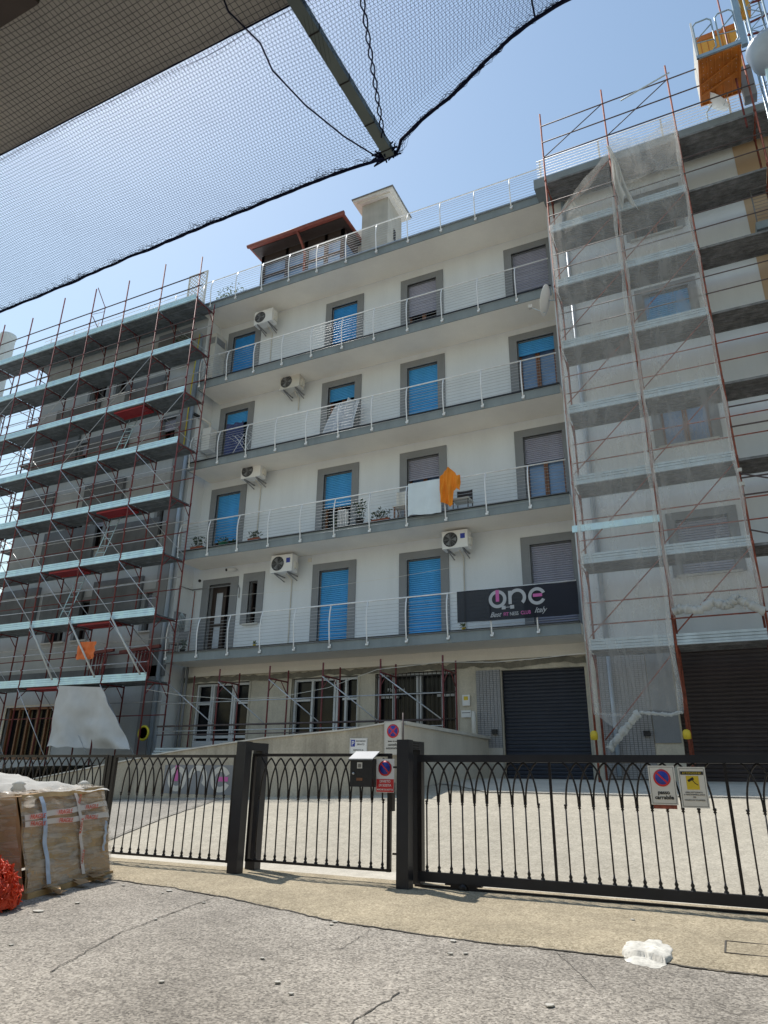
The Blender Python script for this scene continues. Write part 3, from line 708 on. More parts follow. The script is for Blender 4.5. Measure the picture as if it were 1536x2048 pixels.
arc(*OC, .19, .042, 0, 360, YN, MB(), 36).build('logo_letter', 'logogrey', t)
arc(*NC, .185, .042, -48, 170, YN, MB(), 28).quad((NC[0]-.227, YN-.002, 5.22), (NC[0]-.143, YN-.002, 5.22), (NC[0]-.143, YN-.002, 5.56), (NC[0]-.227, YN-.002, 5.56)).build('logo_letter', 'logogrey', t)
arc(*EC, .18, .04, 22, 332, YN, MB(), 30).build('logo_letter', 'logogrey', t)
for q in ((OC[0]-.045, OC[0]+.045, 5.31, 5.61), (EC[0]-.10, EC[0]+.13, 5.345, 5.425)):
    MB().quad((q[0], YN-.004, q[2]), (q[1], YN-.004, q[2]), (q[1], YN-.004, q[3]), (q[0], YN-.004, q[3])).build('logo_bar', 'pink', t)
db = MB()
for x in (-4.78, -4.56): db.box(x-.05, x+.05, YN-.003, YN, 5.10, 5.19)
db.box(-4.73, -4.61, YN-.003, YN, 5.14, 5.155); db.build('dumbbell_emblem', 'logogrey', t)
for s_, x_, z_, h_, m_, sh_ in (("Best", -5.01, 4.925, .175, 'logogrey', .5), ("FIT", -4.725, 4.93, .125, 'pink', 0), ("NESS", -4.52, 4.93, .125, 'logogrey', 0), ("CLUB", -4.225, 4.935, .125, 'pink', 0), ("Italy", -3.87, 4.95, .19, 'logogrey', .5)):
    text('lettering', s_, h_, (x_, YN, z_), m_, t, shear=sh_, bold=.0015, sx=.9 if sh_ else .82)

# washing
def cloth(name, m, x0, x1, z0, z1, y, label, cat, fold=.03, freq=14, hem=.03, over=True, seed=0, taper=None):
    def f(u, v):
        x = lerp(x0, x1, u); z = lerp(z0+hem*math.sin(u*6+seed)+hem*nz(u*4, seed), z1, v)
        if taper: x = lerp(x, (x0+x1)/2, taper*(1-v))
        return x, y-fold*(.2+1-v)*(.5+.5*math.sin(u*freq+2*nz(u*3, v*1.5, seed)))-.035, z
    mb = MB(); mb.grid(f, 44, 22)
    if over: mb.grid(lambda u, v: (lerp(x0, x1, u), y+.055*v, z1+.012*math.sin(v*math.pi)), 10, 4); mb.grid(lambda u, v: (f(u, 1)[0], y+.055+.01*math.sin(u*9), lerp(z1, z1-(z1-z0)*.4, v)), 20, 6)
    return tag(mb.build(name, m), label, cat)
cloth('towel', 'whitecloth', -7.42, -6.42, 7.98, 8.99, 16.90, 'white bath towel hanging over the second balcony rail', 'towel', .035, 11, .03)
def orf(u, v):
    x = lerp(-6.43, -5.84, u); top = 9.02+.27*max(0, 1-abs(u-.42)/.42)**.9 - .03*(u > .8)
    bot = interp([(0, 8.24), (.3, 8.2), (.5, 8.07), (.62, 8.12), (.66, 8.55), (.8, 8.62), (1, 8.5)], u)
    return x, 16.84-.045*math.sin(u*15+2.5*v)*(1.1-.7*v)-.035*nz(u*5, v*3)-.015*math.sin(u*34-v*6), lerp(bot, top, v)
tag(MB().grid(orf, 60, 30).build('orange_garment', 'orangecloth'), 'bright orange garment peaked over the second balcony rail beside white towel', 'garment')
# small laundry rack left of the towel
t = thing('drying_rack', (-7.7, 17.4, 8.02), 'small folding drying rack with pale laundry left of the white towel', 'drying rack')
rk = MB()
for z in (8.95, 8.85):
    for k in range(4): rk.tube([(-8.0, 17.25+.1*k, z), (-7.5, 17.25+.1*k, z)], .006, 4)
for x in (-7.95, -7.55): rk.tube([(x, 17.2, 8.05), (x, 17.6, 8.95)], .01, 5).tube([(x, 17.6, 8.05), (x, 17.2, 8.95)], .01, 5)
rk.build('frame', 'steel', t)
MB().grid(lambda u, v: (lerp(-7.95, -7.6, u), 17.22-.03*math.sin(u*9), lerp(8.5, 8.95, v)), 14, 4).build('laundry', 'cream', t)
# curtain at the third-floor door
def cf(u, v):
    return lerp(lerp(-10.95, -9.72, u), lerp(-10.55, -9.66, u), v), lerp(17.6, 17.95, v)-.09*math.sin(u*19+v*3)*(1.2-v*.5)-.12*(abs(u-.62) < .03), lerp(11.3, 12.9-.05*math.sin(u*9), v)
tag(MB().grid(cf, 50, 24).build('sheet_curtain', 'curtain'), 'pale sheets blowing out of the half-open blue shuttered door, third balcony', 'curtain')
tag(MB().grid(lambda u, v: (lerp(-15.3, -14.5, u)+.15*(1-v)*u, 18.1-.05*math.sin(u*14), lerp(11.5, 13.2, v)), 30, 10).build('patterned_curtain', 'bluecloth'), 'dark blue patterned curtain in the leftmost door of third balcony', 'curtain')
def rack(x, y, z, label):
    t = thing('drying_rack', (x, y, z), label, 'drying rack'); r = MB()
    for s in (-1, 1):
        r.tube([(x-.45, y+.2*s, z), (x+.1, y+.2*s, z+.85)], .009, 5); r.tube([(x+.35, y+.2*s, z), (x-.3, y+.2*s, z+.85)], .009, 5)
    for k in range(7): r.tube([(x-.55+.18*k, y-.25, z+.85+.02*(k % 2)), (x-.55+.18*k, y+.25, z+.85)], .005, 4)
    r.build('frame', 'steel', t)
rack(-13.9, 17.5, 11.3, 'wire drying rack standing beside the leftmost door, third balcony')

# plants on the second balcony
def plant(x, y, z, label, potm='terracotta', r=.12, h=.18, lh=.3, leaf='leaf', n=70, trough=0, flat=False):
    t = thing('potted_plant', (x, y, z), label, 'potted plant', 'potted plants on the balconies')
    if trough: MB().hexa([(x-trough*.9, y-.08, z), (x+trough*.9, y-.08, z), (x+trough*.9, y+.08, z), (x-trough*.9, y+.08, z), (x-trough, y-.1, z+h), (x+trough, y-.1, z+h), (x+trough, y+.1, z+h), (x-trough, y+.1, z+h)]).build('trough', potm, t)
    else: MB().lathe((x, y, z), [(r*.7, 0), (r, h*.85), (r*1.12, h*.86), (r*1.12, h), (r*.9, h)], 14).build('pot', potm, t)
    f = MB(); rnd = random.Random(int(x*100)); sp = trough or r*1.3
    for k in range(n):
        a = rnd.uniform(0, 6.28); rr = rnd.random()**.5*sp; px, py, pz = x+rr*math.cos(a), y+rr*math.sin(a)*(.6 if trough else 1), z+h+rnd.random()*lh
        s = rnd.uniform(.03, .07); u = Vector((rnd.uniform(-1, 1), rnd.uniform(-1, 1), rnd.uniform(-.4, .8))).normalized(); w = u.cross(Vector((rnd.uniform(-1, 1), .3, 1))).normalized(); c = Vector((px, py, pz))
        f.poly([c, c+u*s+w*s*.4, c+u*s*2, c+u*s-w*s*.4])
    for k in range(5): f.tube([(x, y, z+h), (x+rnd.uniform(-sp, sp)*.8, y+rnd.uniform(-.1, .1), z+h+lh*.8)], .005, 4)
    f.build('foliage', leaf, t)
z2 = 8.06
plant(-15.25, 17.25, z2, 'dark bushy plant in terracotta trough at far left of the second balcony', r=.1, lh=.35, trough=.25, h=.14, n=110)
plant(-14.2, 17.25, z2, 'squat plant in a dark green pot right of the leftmost blue shutter', 'greenpot', .16, .16, .16, n=60)
plant(-13.75, 17.25, z2, 'low green seedling tray beside the dark green pot', 'greenpot', .08, .08, .1, n=40)
plant(-12.95, 17.25, z2, 'small plant in a wide terracotta trough, second balcony', h=.13, lh=.2, trough=.22, n=80)
plant(-9.2, 17.3, z2, 'tall leafy pot plant on a black wire stand beside white radiator', 'black', .12, .25, .55, n=170)
plant(-10.2, 17.6, z2, 'plant in terracotta pot inside the open middle door of the second balcony', r=.13, lh=.5, n=110)
plant(-8.45, 17.25, z2, 'ivy-like plant trailing near the second balcony floor, left of the drying rack', 'terracotta', lh=.3, trough=.3, h=.12, n=140)
plant(-12.6, 17.2, 4.7, 'tiny yellow-green potted plant under first-floor air conditioner pipe', 'yellow', .045, .08, .06, 'leaflight', 24)
plant(-5.98, 17.2, 4.7, 'tiny plant in a yellow pot under the left edge of black banner', 'yellow', .05, .09, .07, 'leaflight', 24)
plant(-15.4, 17.25, 4.7, 'dark spindly plant beside the grey chair, first balcony', 'black', .09, .12, .3, n=40)
t = thing('side_table', (-7.9, 17.3, z2), 'small wooden stool table beside the white towel, second balcony', 'table')
MB().box(-8.05, -7.6, 17.15, 17.5, z2+.42, z2+.45).build('table_top', 'cream', t)
for dx in (-.42+.38, -.02+.0): pass
for x in (-8.0, -7.65):
    for y in (17.2, 17.45): MB().box(x-.02, x+.02, y-.02, y+.02, z2, z2+.42).build('leg', 'wood', t)
t = thing('folding_chair', (-6.1, 17.5, z2), 'dark rattan chair with light seat behind the orange garment', 'chair')
MB().box(-6.25, -5.75, 17.25, 17.7, z2+.38, z2+.43).build('seat', 'offwhite', t)
for x in (-6.22, -5.78):
    MB().tube([(x, 17.27, z2), (x, 17.3, z2+.4)], .015, 5).build('leg', 'darkwood', t); MB().tube([(x, 17.68, z2), (x, 17.68, z2+.8)], .015, 5).build('leg', 'darkwood', t)
MB().grid(lambda u, v: (lerp(-6.22, -5.78, u), 17.69+.03*math.sin(u*3.1), lerp(z2+.45, z2+.8, v)), 8, 4).build('backrest', 'darkwood', t)
t = thing('white_heater', (-9.75, 17.3, z2), 'white slatted heater standing on second balcony by half-open blue shutter', 'heater')
MB().box(-9.9, -9.62, 17.2, 17.36, z2+.05, z2+.62).build('body', 'white', t)
s = MB()
for k in range(5): s.box(-9.88+.052*k, -9.86+.052*k, 17.19, 17.2, z2+.1, z2+.58)
s.build('vent_slot', 'surround', t)
t = thing('grey_chair', (-15.75, 17.35, 4.68), 'grey plastic garden chair at the left end of the first balcony', 'chair')
MB().grid(lambda u, v: (lerp(-15.98, -15.55, u), 17.55+.05*math.cos((u-.5)*3)+.1*v, lerp(5.05, 5.5, v)), 8, 5).build('backrest', 'surround', t)
MB().box(-15.98, -15.55, 17.2, 17.55, 5.02, 5.06).build('seat', 'surround', t)
for x in (-15.95, -15.58):
    for y in (17.22, 17.53): MB().box(x-.02, x+.02, y-.02, y+.02, 4.7, 5.02).build('leg', 'surround', t)
# trellis and planting on the roof terrace
t = thing('trellis', (-16.6, 17.3, 18.1), 'white diamond lattice trellis on the roof terrace beside the left scaffold', 'trellis')
tr = MB().box(-17.25, -17.2, 17.2, 17.24, 18.1, 19.95).box(-16.35, -16.3, 17.2, 17.24, 18.1, 19.95).box(-17.2, -16.35, 17.2, 17.24, 19.9, 19.95).box(-17.2, -16.35, 17.2, 17.24, 18.3, 18.35); tr.build('frame', 'cream', t)
tr = MB()
for k in range(-10, 11):
    for s in (1, -1):
        c = -16.775+k*.17; pts = []
        for z in (18.35, 19.9):
            x = c+s*(z-19.125); pts.append((x, z))
        (xa, za), (xb, zb_) = pts
        def clip(xa, za, xb, zb_):
            lo, hi = -17.2, -16.35; t0, t1 = 0, 1; dx = xb-xa
            ts = sorted(((lo-xa)/dx, (hi-xa)/dx)); t0 = max(0, ts[0]); t1 = min(1, ts[1])
            return None if t1 <= t0 else ((xa+dx*t0, za+(zb_-za)*t0), (xa+dx*t1, za+(zb_-za)*t1))
        r = clip(xa, za, xb, zb_)
        if r: tr.bar((r[0][0], 17.22+.008*s, r[0][1]), (r[1][0], 17.22+.008*s, r[1][1]), .008, .03)
tr.build('lattice', 'cream', t)
plant(-15.3, 17.55, 18.06, 'scrubby green plant behind the roof railing right of the trellis', 'cream', .2, .3, .55, 'leaflight', 160, trough=.6)
plant(-17.0, 17.1, 15.6+.3, 'leggy climbing plant hanging at the right end of left scaffold, top floor', 'cement', .1, .12, .9, 'leaf', 150, trough=.5)
# first-floor washing line
tag(MB().tube([(-14.0, 17.3, 6.42), (-11, 17.25, 6.32), (-8, 17.25, 6.38), (-6.1, 17.3, 6.5)], .004, 4).build('washing_line', 'cream'), 'thin white washing line strung across the first-floor balcony', 'line')

# ------------------------------------------------------------------ scaffolds
def plank_deck(x0, x1, y0, y1, z, n=3):
    d = MB(); w = (y1-y0)/n
    for k in range(n):
        a, b = y0+w*k+.008, y0+w*(k+1)-.008
        d.box(x0, x1, a, b, z-.02, z); d.box(x0, x1, a, a+.02, z-.06, z-.02); d.box(x0, x1, b-.02, b, z-.06, z-.02)
        m = (a+b)/2; d.box(x0, x1, m-.04, m-.02, z-.035, z-.02); d.box(x0, x1, m+.04, m+.06, z-.035, z-.02)
    return d
def toe(x0, x1, y, z, h=.19):
    t = MB(); q = (h-.02)/3
    for k in range(3): t.box(x0, x1, y-.03, y-.005, z+(q+.010)*k, z+(q+.010)*k+q-.004)
    t.box(x0, x1, y-.005, y, z-.05, z+h); t.box(x0, x1, y-.045, y-.005, z-.05, z-.008)
    return t
def jit(a): return random.uniform(-a, a)
def scaffold(name, xs, yf, yb, decks, zbase, ztop, label, mdeck='deckgrey', mtoe='galvsky', mstd='redpaint', toes=lambda i, k: True, hasdeck=lambda i, k: True, rails=True, brace=None, mr='silver', mbr='silver', hatch=(), tops=None, gm='tube'):
    T = thing(name, (xs[0], yf, gz(xs[0], yf)), label, 'scaffold')
    for i, x in enumerate(xs):
        for y in (yf, yb):
            zt = (tops[i] if tops else ztop) if y == yf else decks[0]+.35
            s = MB(); lx = jit(.012)
            s.tube([(x, y, gz(x, y)+.02), (x+lx, y, zt)], .0255, 8)
            for z in decks:
                s.tube([(x, y, z-.03), (x, y, z+.06)], .034, 8)
                if y == yf and rails: s.box(x-.035, x+.035, y-.05, y-.02, z+.47, z+.53).box(x-.035, x+.035, y-.05, y-.02, z+.97, z+1.03)
            if y == yf and zbase > gz(x, y): pass
            s.box(x-.07, x+.07, y-.07, y+.07, gz(x, y)+.0, gz(x, y)+.02)
            s.build('standard', mstd, T)
        for z in decks:
            f = MB(); f.tube([(x, yf, z-.08), (x, yb, z-.08)], .022, 6)
            f.tube([(x, yf, z-.45), (x, yf+.32, z-.09)], .015, 5); f.tube([(x, yb, z-.45), (x, yb-.32, z-.09)], .015, 5); f.build('transom', mstd, T)
    for k, z in enumerate(decks):
        for i in range(len(xs)-1):
            x0, x1 = xs[i]+.03, xs[i+1]-.03
            if hasdeck(i, k):
                d = plank_deck(x0, x1, yf+.03, yb-.03, z+jit(.008)).build('deck', mdeck, T)
                if toes(i, k): toe(x0, x1, yf+.02, z).build('toe_board', mtoe, d)
                if (i, k) in hatch:
                    h = MB().box(x0+.25, x1-.1, yf+.08, yf+.62, z-.10, z-.065)
                    h.box(x0+.25, x1-.1, yf+.08, yf+.12, z-.13, z-.10); h.box(x0+.25, x1-.1, yf+.58, yf+.62, z-.13, z-.10); h.build('hatch', 'hatch', d)
    if rails:
        for k, z in enumerate(decks):
            for h in (1.0, .5):
                if z+h > (ztop): continue
                m = gm if k == 0 else mr
                r = MB()
                rr = .022 if k <= 1 else .012
                r.tube([(xs[0]-.25 if k <= 1 else xs[0], yf-.03, z+h+jit(.03)), (xs[-1]+.2 if k <= 1 else xs[-1], yf-.03, z+h+jit(.03))], rr, 6); r.build('guard_rail', m if k > 1 else gm, T)
    if brace:
        for i in range(len(xs)-1):
            for k in range(len(decks)):
                q = brace(i, k)
                if not q: continue
                ztop_ = decks[k]-.1; zbot = (decks[k+1] if k+1 < len(decks) else zbase+.2)+.12
                a, b = (xs[i], xs[i+1]) if q > 0 else (xs[i+1], xs[i])
                MB().tube([(a, yf-.035, ztop_), (b, yf-.035, zbot)], .013, 5).build('brace', mbr, T)
    return T
LX = [-15.42-1.828*i for i in range(8)][::-1]
LD = [17.40, 15.46, 13.52, 11.57, 9.61, 7.66, 5.70, 3.74]
n = len(LX)-1
def lbrace(i, k):
    if k == 0: return 0
    if k <= 2: return -1 if (i+k) % 2 == 0 else 0
    return 1 if i % 1 == 0 and not (k == 6 and i % 2) else 0
LS = scaffold('scaffold_tower', LX, 15.9, 16.85, LD, 1.2, 19.45, 'long red-brown scaffold with galvanised decks covering the left wing', brace=lbrace,
    hatch={(n-2, 3-1), (n-2, 4), (n-3, 5), (n-2, 6), (n-3, 7)}, tops=[19.4, 19.5, 19.3, 19.75, 19.6, 19.4, 19.55, 19.25])
for k, z in enumerate(LD):
    for h in (.95, 1.35): MB().tube([(LX[0], 16.88, z+h-1.9), (LX[-1], 16.88, z+h-1.9)], .018, 5).build('inner_rail', 'redpaint' if h < 1 else 'silver', LS)
    for i in range(0, n, 2):
        if (i//2+k) % 2: MB().tube([(LX[i], 16.88, z-.15), (LX[i+1], 16.88, z-1.8)], .014, 5).build('inner_brace', 'silver', LS)
rnd = random.Random(21)
for k in (1, 2, 3, 4, 5, 6):        # boards and tubes left lying on the lifts
    for q in range(3):
        x = rnd.uniform(-26.5, -17.5); L_ = rnd.uniform(.8, 1.7); y = rnd.uniform(16.2, 16.6)
        MB().bar((x, y, LD[k]+.03+.03*q), (x+L_, y+rnd.uniform(-.12, .12), LD[k]+.06+.03*q), .12, .03).build('loose_board', rnd.choice(['plank', 'galv', 'cement']), LS)
# ladders in the left scaffold bays
def ladder(x, z0, z1, label, dx=.25, y=16.3):
    l = MB(); w = .17; 
    a0, a1 = Vector((x, y, z0)), Vector((x+dx, y+.35, z1)); s = Vector((w, .02, 0))
    l.tube([a0-s, a1-s], .016, 5).tube([a0+s, a1+s], .016, 5)
    for k in range(1, 7):
        c = a0.lerp(a1, k/7); l.tube([c-s, c+s], .011, 5)
    return l.build('ladder', 'galvsky', LS)
ladder(LX[n-2]+.35, LD[3]+.02, LD[2]-.1, ''); ladder(LX[n-2]+.25, LD[5]+.02, LD[4]-.1, ''); ladder(LX[n-3]+.9, LD[6]+.02, LD[5]-.1, '')
# frames on the scaffold's roof level and the light diagonal tubes lower down
for i in (n-1, n-2, n-3):
    MB().tube([(LX[i]+.05, 15.82, 5.75), (LX[i+1]-.1, 15.7, 3.85)], .03, 6).build('diagonal_tube', 'coping', LS)
fr = MB(); x = LX[n-3]-.0
fr.tube([(x-.55, 16.85, 17.4), (x-.5, 16.85, 19.55)], .02, 6).tube([(x-.5, 16.85, 19.5), (x+.0, 15.95, 19.7)], .016, 6).tube([(x-.5, 16.85, 18.2), (x+.0, 15.95, 18.3)], .016, 6).tube([(x-.5, 16.85, 19.3), (x, 15.95, 18.4)], .01, 5)
fr.build('top_frame', 'redpaint', LS)
# return run of scaffold round the building's left end
SY = [17.9+1.83*i for i in range(6)]
T2 = thing('scaffold_tower', (-27.2, 16.9, 1), 'scaffold run turning the corner round the left end of the building', 'scaffold')
for x in (-26.35, -25.4):
    for y in SY: MB().tube([(x, y, .6), (x, y, 19.0)], .025, 6).build('standard', 'redpaint', T2)
for k, z in enumerate(LD):
    for i in range(5):
        d = MB(); w = .31
        for q in range(3): d.box(-26.33+w*q+.01, -26.33+w*(q+1)-.01, SY[i]+.03, SY[i+1]-.03, z+.0, z+.05)
        for q in range(3): d.box(-26.33+w*q+.01, -26.33+w*q+.03, SY[i]+.03, SY[i+1]-.03, z-.04, z).box(-26.33+w*(q+1)-.03, -26.33+w*(q+1)-.01, SY[i]+.03, SY[i+1]-.03, z-.04, z)
        d.build('deck', 'deckgrey', T2)
    r = MB()
    for h in (.5, 1.0): r.tube([(-26.4, 17.2, z+h), (-26.4, 27, z+h)], .02, 6)
    for y in SY: r.tube([(-26.35, y, z-.06), (-25.4, y, z-.06)], .02, 6)
    for y in SY[:-1]: r.tube([(-26.4, y, z-1.8), (-26.4, y+1.83, z-.1)], .012, 5)
    r.build('guard_rail', 'redpaint', T2)
# chimney-like white tube beyond, and house roofs seen through the scaffold
t = thing('flue_pipe', (-30.1, 18.5, 1), 'thick pale flue pipe rising behind the far left corner of the scaffold', 'flue')
MB().lathe((-30.2, 18.5, 17.2), [(.36, 0), (.37, .1), (.36, 4.3), (.39, 4.35), (.39, 4.5), (.33, 4.55)], 20).build('tube', 'whitecloth', t)
MB().lathe((-30.1, 18.5, 1.0), [(.52, 0), (.52, 16.1), (.56, 16.15), (.56, 16.19)], 20).build('tube', 'pipeblue', t)

# orange cloth on the left scaffold, tarp below
def hang(name, m, pts, label, cat, nu=30, nv=24, amp=.05, fr=9, y=15.80, seed=1):
    (a, b, c, d) = pts     # tl, tr, br, bl as (x, z)
    def f(u, v):
        x = lerp(lerp(a[0], b[0], u), lerp(d[0], c[0], u), v); z = lerp(lerp(a[1], b[1], u), lerp(d[1], c[1], u), v)
        return x+.06*nz(v*5, seed)*(u > .99 or u < .01), y-amp*(.2+v)*math.sin(u*fr+3*nz(u*2, v*2, seed))-.08*nz(u*5, v*5, seed)*v, z+.05*v*nz(u*9, seed)
    return tag(MB().grid(f, nu, nv).build(name, m), label, cat)
hang('orange_cloth', 'orangetarp', ((-18.38, 5.0), (-17.62, 4.97), (-17.6, 4.42), (-18.42, 4.45)), 'small orange cloth tied to a rail of the left scaffold', 'cloth', 20, 12, .04, 14)
hang('white_tarp', 'tarp', ((-18.95, 3.66), (-17.1, 3.55), (-15.5, 1.75), (-19.0, 1.85)), 'large dirty white tarpaulin hung low on the left scaffold', 'tarpaulin', 60, 40, .09, 8)
tag(MB().lathe((-15.95, 16.6, 2.25), [(.16, -.02), (.2, -.04), (.23, 0), (.2, .04), (.16, .02), (.16, -.02)], 20, 'y').build('hose_coil', 'hose'), 'coiled yellow hose behind the white tarpaulin at the scaffold foot', 'hose')
tag(MB().tube([(-16.3, 17.2, 16.9), (-16.3, 17.1, 14.5), (-16.4, 17.2, 12.0)], .022, 6).build('yellow_hose', 'hose'), 'yellow hose running down the right end of the left wing', 'hose')
# stacked props against left wing wall on the first lift
t = thing('stacked_brackets', (-17.5, 16.9, 3.78), 'rack of dark red scaffold brackets hung behind the orange cloth', 'scaffold brackets')
for k, x0 in enumerate((-18.9, -16.9)):
    b = MB(); b.bar((x0-1.0, 17.1, 4.85+.0*k), (x0+.7, 17.1, 4.95), .1, .1)
    for q in range(16): b.tube([(x0-.3+.05*q, 17.1-.02*(q % 3), 4.85), (x0-.25+.04*q+jit(.1), 17.05, 3.9)], .018, 5)
    b.build('bracket', 'redpaint', t)

# right scaffold
RX = [-2.65, -.835, .925, 2.78, 4.6]
RD = [17.36, 15.5, 13.62, 11.66, 9.74, 7.8, 5.82, 3.84]
T = scaffold('scaffold_tower', RX, 15.9, 16.85, RD, 1.15, 20.0, 'rusty scaffold covering the right wing in front of garage doors', mdeck='deckdirt', mtoe='galv', mstd='rust',
    toes=lambda i, k: i < 2 and k > 0, rails=False, tops=[20.0, 20.05, 20.05, 19.9, 20], mbr='rust')
g = MB()
for z in (19.45, 18.80, 18.2): g.tube([(-2.65, 15.86, z), (2.9, 15.86, z+.02)], .019, 6)
g.build('guard_rail', 'tube', T)
g = MB().tube([(-.35, 15.8, 19.25), (1.0, 15.8, 19.62)], .022, 6); g.build('loose_tube', 'galv', T)
for k, z in enumerate(RD[1:]):
    g = MB()
    for h in (.5, 1.0): g.tube([(-2.65, 15.86, z+h), (4.6, 15.86, z+h+.02)], .016, 6)
    g.build('guard_rail', 'rust' if k > 2 else 'tube', T)
for i in (0, 1):
    MB().tube([(RX[i]+.03, 15.84, 18.2), (RX[i+1], 15.84, 19.45)], .015, 6).build('brace', 'tube', T)
    for k in range(1, 8):
        if i == 1 and k == 1: continue
        MB().tube([(RX[i]+.05, 15.84, RD[k]+.2), (RX[i+1]-.05, 15.84, RD[k-1]-.1)], .014, 6).build('brace', 'rust', T)
MB().tube([(RX[0]+.2, 15.84, 1.9), (RX[1]-.1, 15.84, 3.6)], .014, 6).build('brace', 'rust', T)
b = MB().bar((RX[0]-.1, 15.84, 6.62), (RX[1]+.02, 15.84, 6.62), .05, .16); b.build('beam', 'galvsky', T)
for z in (9.05, 8.55, 7.3, 6.9): MB().tube([(RX[2], 15.86, z), (4.6, 15.86, z)], .02, 6).build('guard_rail', 'tube', T)
for x, z in ((RX[2], 7.45), (RX[2], 7.12)):
    MB().box(x-.05, x+.05, 15.83, 15.93, z, z+.08).build('coupler', 'coping', T)
for a, b_ in (((RX[2], 7.4), (RX[3], 6.7)), ((RX[2], 6.1), (RX[3], 5.4))): MB().tube([(a[0], 15.84, a[1]), (b_[0], 15.84, b_[1])], .018, 6).build('brace', 'tube', T)
# yellow caps near the feet
for x in (RX[0], RX[1]):
    t = tag(MB().lathe((x-.02, 15.83, 2.0), [(.03, -.1), (.075, -.09), (.08, .0), (.07, .06), (.03, .09)], 12, 'z', 1, .7).build('warning_cap', 'yellow'),
            'yellow protective cap on a scaffold clamp in front of ' + ('the first garage door' if x < -1.5 else 'the brown garage door'), 'protective cap', 'yellow caps on the scaffold clamps')
# debris netting on the right scaffold
YN2 = 15.74
t = thing('debris_netting', (-1.75, YN2, 8), 'grey debris netting on the left bay of right scaffold, pulled up to a point', 'netting', 'debris netting on the right scaffold')
def n1(u, v):
    zt = lerp(15.55, 17.62, u**1.15); zb = 2.42-.05*math.sin(u*7)
    z = lerp(zb, zt, v); wv = max(0, (z-14)/3)
    x = lerp(-2.62, -.88, u)+.06*math.sin(z*1.1)*(1-u)
    return x, YN2-.05*math.sin(u*3.1)*math.sin(z*1.6)-.10*wv*math.sin(u*8-z*2)-.05*nz(u*6, z*.8)-.025*abs(nz(u*11+z*.6, z*1.4, 5)), z
MB().grid(n1, 30, 150).build('sheet', 'net', t)
# thick folded edges
MB().tube([(lerp(-2.62, -.9, 0)+.04, YN2-.03, lerp(2.4, 15.5, k/40)) for k in range(41)], [.045+.012*math.sin(k*1.3) for k in range(41)], 7).build('folded_edge', 'net', t)
MB().tube([(-.9+.02*math.sin(k), YN2-.04, lerp(2.4, 15.8, k/40)) for k in range(41)], [.05+.012*math.sin(k*1.7) for k in range(41)], 7).build('folded_edge', 'net', t)
def roll(pts, r, mb, nz_=9, n=10):
    P = []; RR = []
    for (a, b) in zip(pts, pts[1:]):
        for k in range(16): P.append(Vector(a).lerp(Vector(b), k/16)+Vector((0, 0, .02*nz(len(P)*.5, nz_, 4))))
    P.append(Vector(pts[-1]))
    for i, p in enumerate(P): RR.append(max(.01, r*(1+.5*nz(i*.21, nz_)+.35*nz(i*.8, nz_+3)+.2*nz(i*1.9, nz_+6))))
    return mb.tube(P, RR, n)
mb = roll([(-.88, YN2-.05, 2.42), (-1.1, YN2-.1, 2.36), (-1.45, YN2-.08, 2.4), (-1.7, YN2-.1, 2.42)], .035, MB(), 2)
roll([(-1.7, YN2-.1, 2.42), (-1.95, YN2-.12, 2.15), (-2.2, YN2-.1, 1.88), (-2.36, YN2-.08, 1.72)], .075, mb, 5); mb.build('twisted_end', 'netthick', t)
MB().poly([(-2.62, YN2-.02, 2.45), (-1.7, YN2-.05, 2.40), (-2.1, YN2-.06, 2.02)]).build('loose_corner', 'net', t)
# gathered flap near the top
def fl(u, v):
    x = lerp(lerp(-.88, -.80, u), lerp(-.72, -.32, u), v)+.03*math.sin(v*7); z = lerp(17.6, 15.35+.25*math.sin(u*5), v)
    return x, YN2-.1-.09*math.sin(u*12+v*4)*(.3+v), z
MB().grid(fl, 30, 30).build('gathered_flap', 'netthick', t)
t = thing('debris_netting', (0, YN2, 9), 'grey debris netting on the middle bay of right scaffold, bunched roll at its foot', 'netting', 'debris netting on the right scaffold')
def n2(u, v):
    z = lerp(4.32+.12*math.sin(u*3.14), 17.66+.05*u-.14*math.sin(u*3.1), v); wv = max(0, (z-15.5)/2)
    return lerp(-.80, .90, u), YN2-.05*math.sin(u*3.1)*math.sin(z*1.4+1)-.14*wv*math.sin(u*6+z*3)-.05*nz(u*6, z*.8, 4)-.03*abs(nz(u*11-z*.6, z*1.4, 7)), z
MB().grid(n2, 30, 150).build('sheet', 'net', t)
def n2b(u, v):
    z = lerp(16.15-.12*math.sin(u*3.1), 17.7-.16*math.sin(u*3.1), v)
    return lerp(-.80, .92, u), YN2-.14-.1*math.sin(u*7+z*2.2), z
MB().grid(n2b, 30, 14).build('folded_upper_layer', 'net', t)
mb = MB(); roll([(-.78, YN2-.05, 4.45), (-.6, YN2-.1, 4.5), (-.3, YN2-.12, 4.42), (0, YN2-.14, 4.58), (.25, YN2-.12, 4.46), (.42, YN2-.12, 4.62), (.6, YN2-.1, 4.5), (.9, YN2-.05, 4.32)], .085, mb, 8, 12); mb.build('bunched_roll', 'netthick', t)
for x in (-.8, .86):
    MB().tube([(x+.02*math.sin(k), YN2-.04, lerp(4.4, 17.4, k/40)) for k in range(41)], [.04+.012*math.sin(k*1.9) for k in range(41)], 7).build('folded_edge', 'net', t)

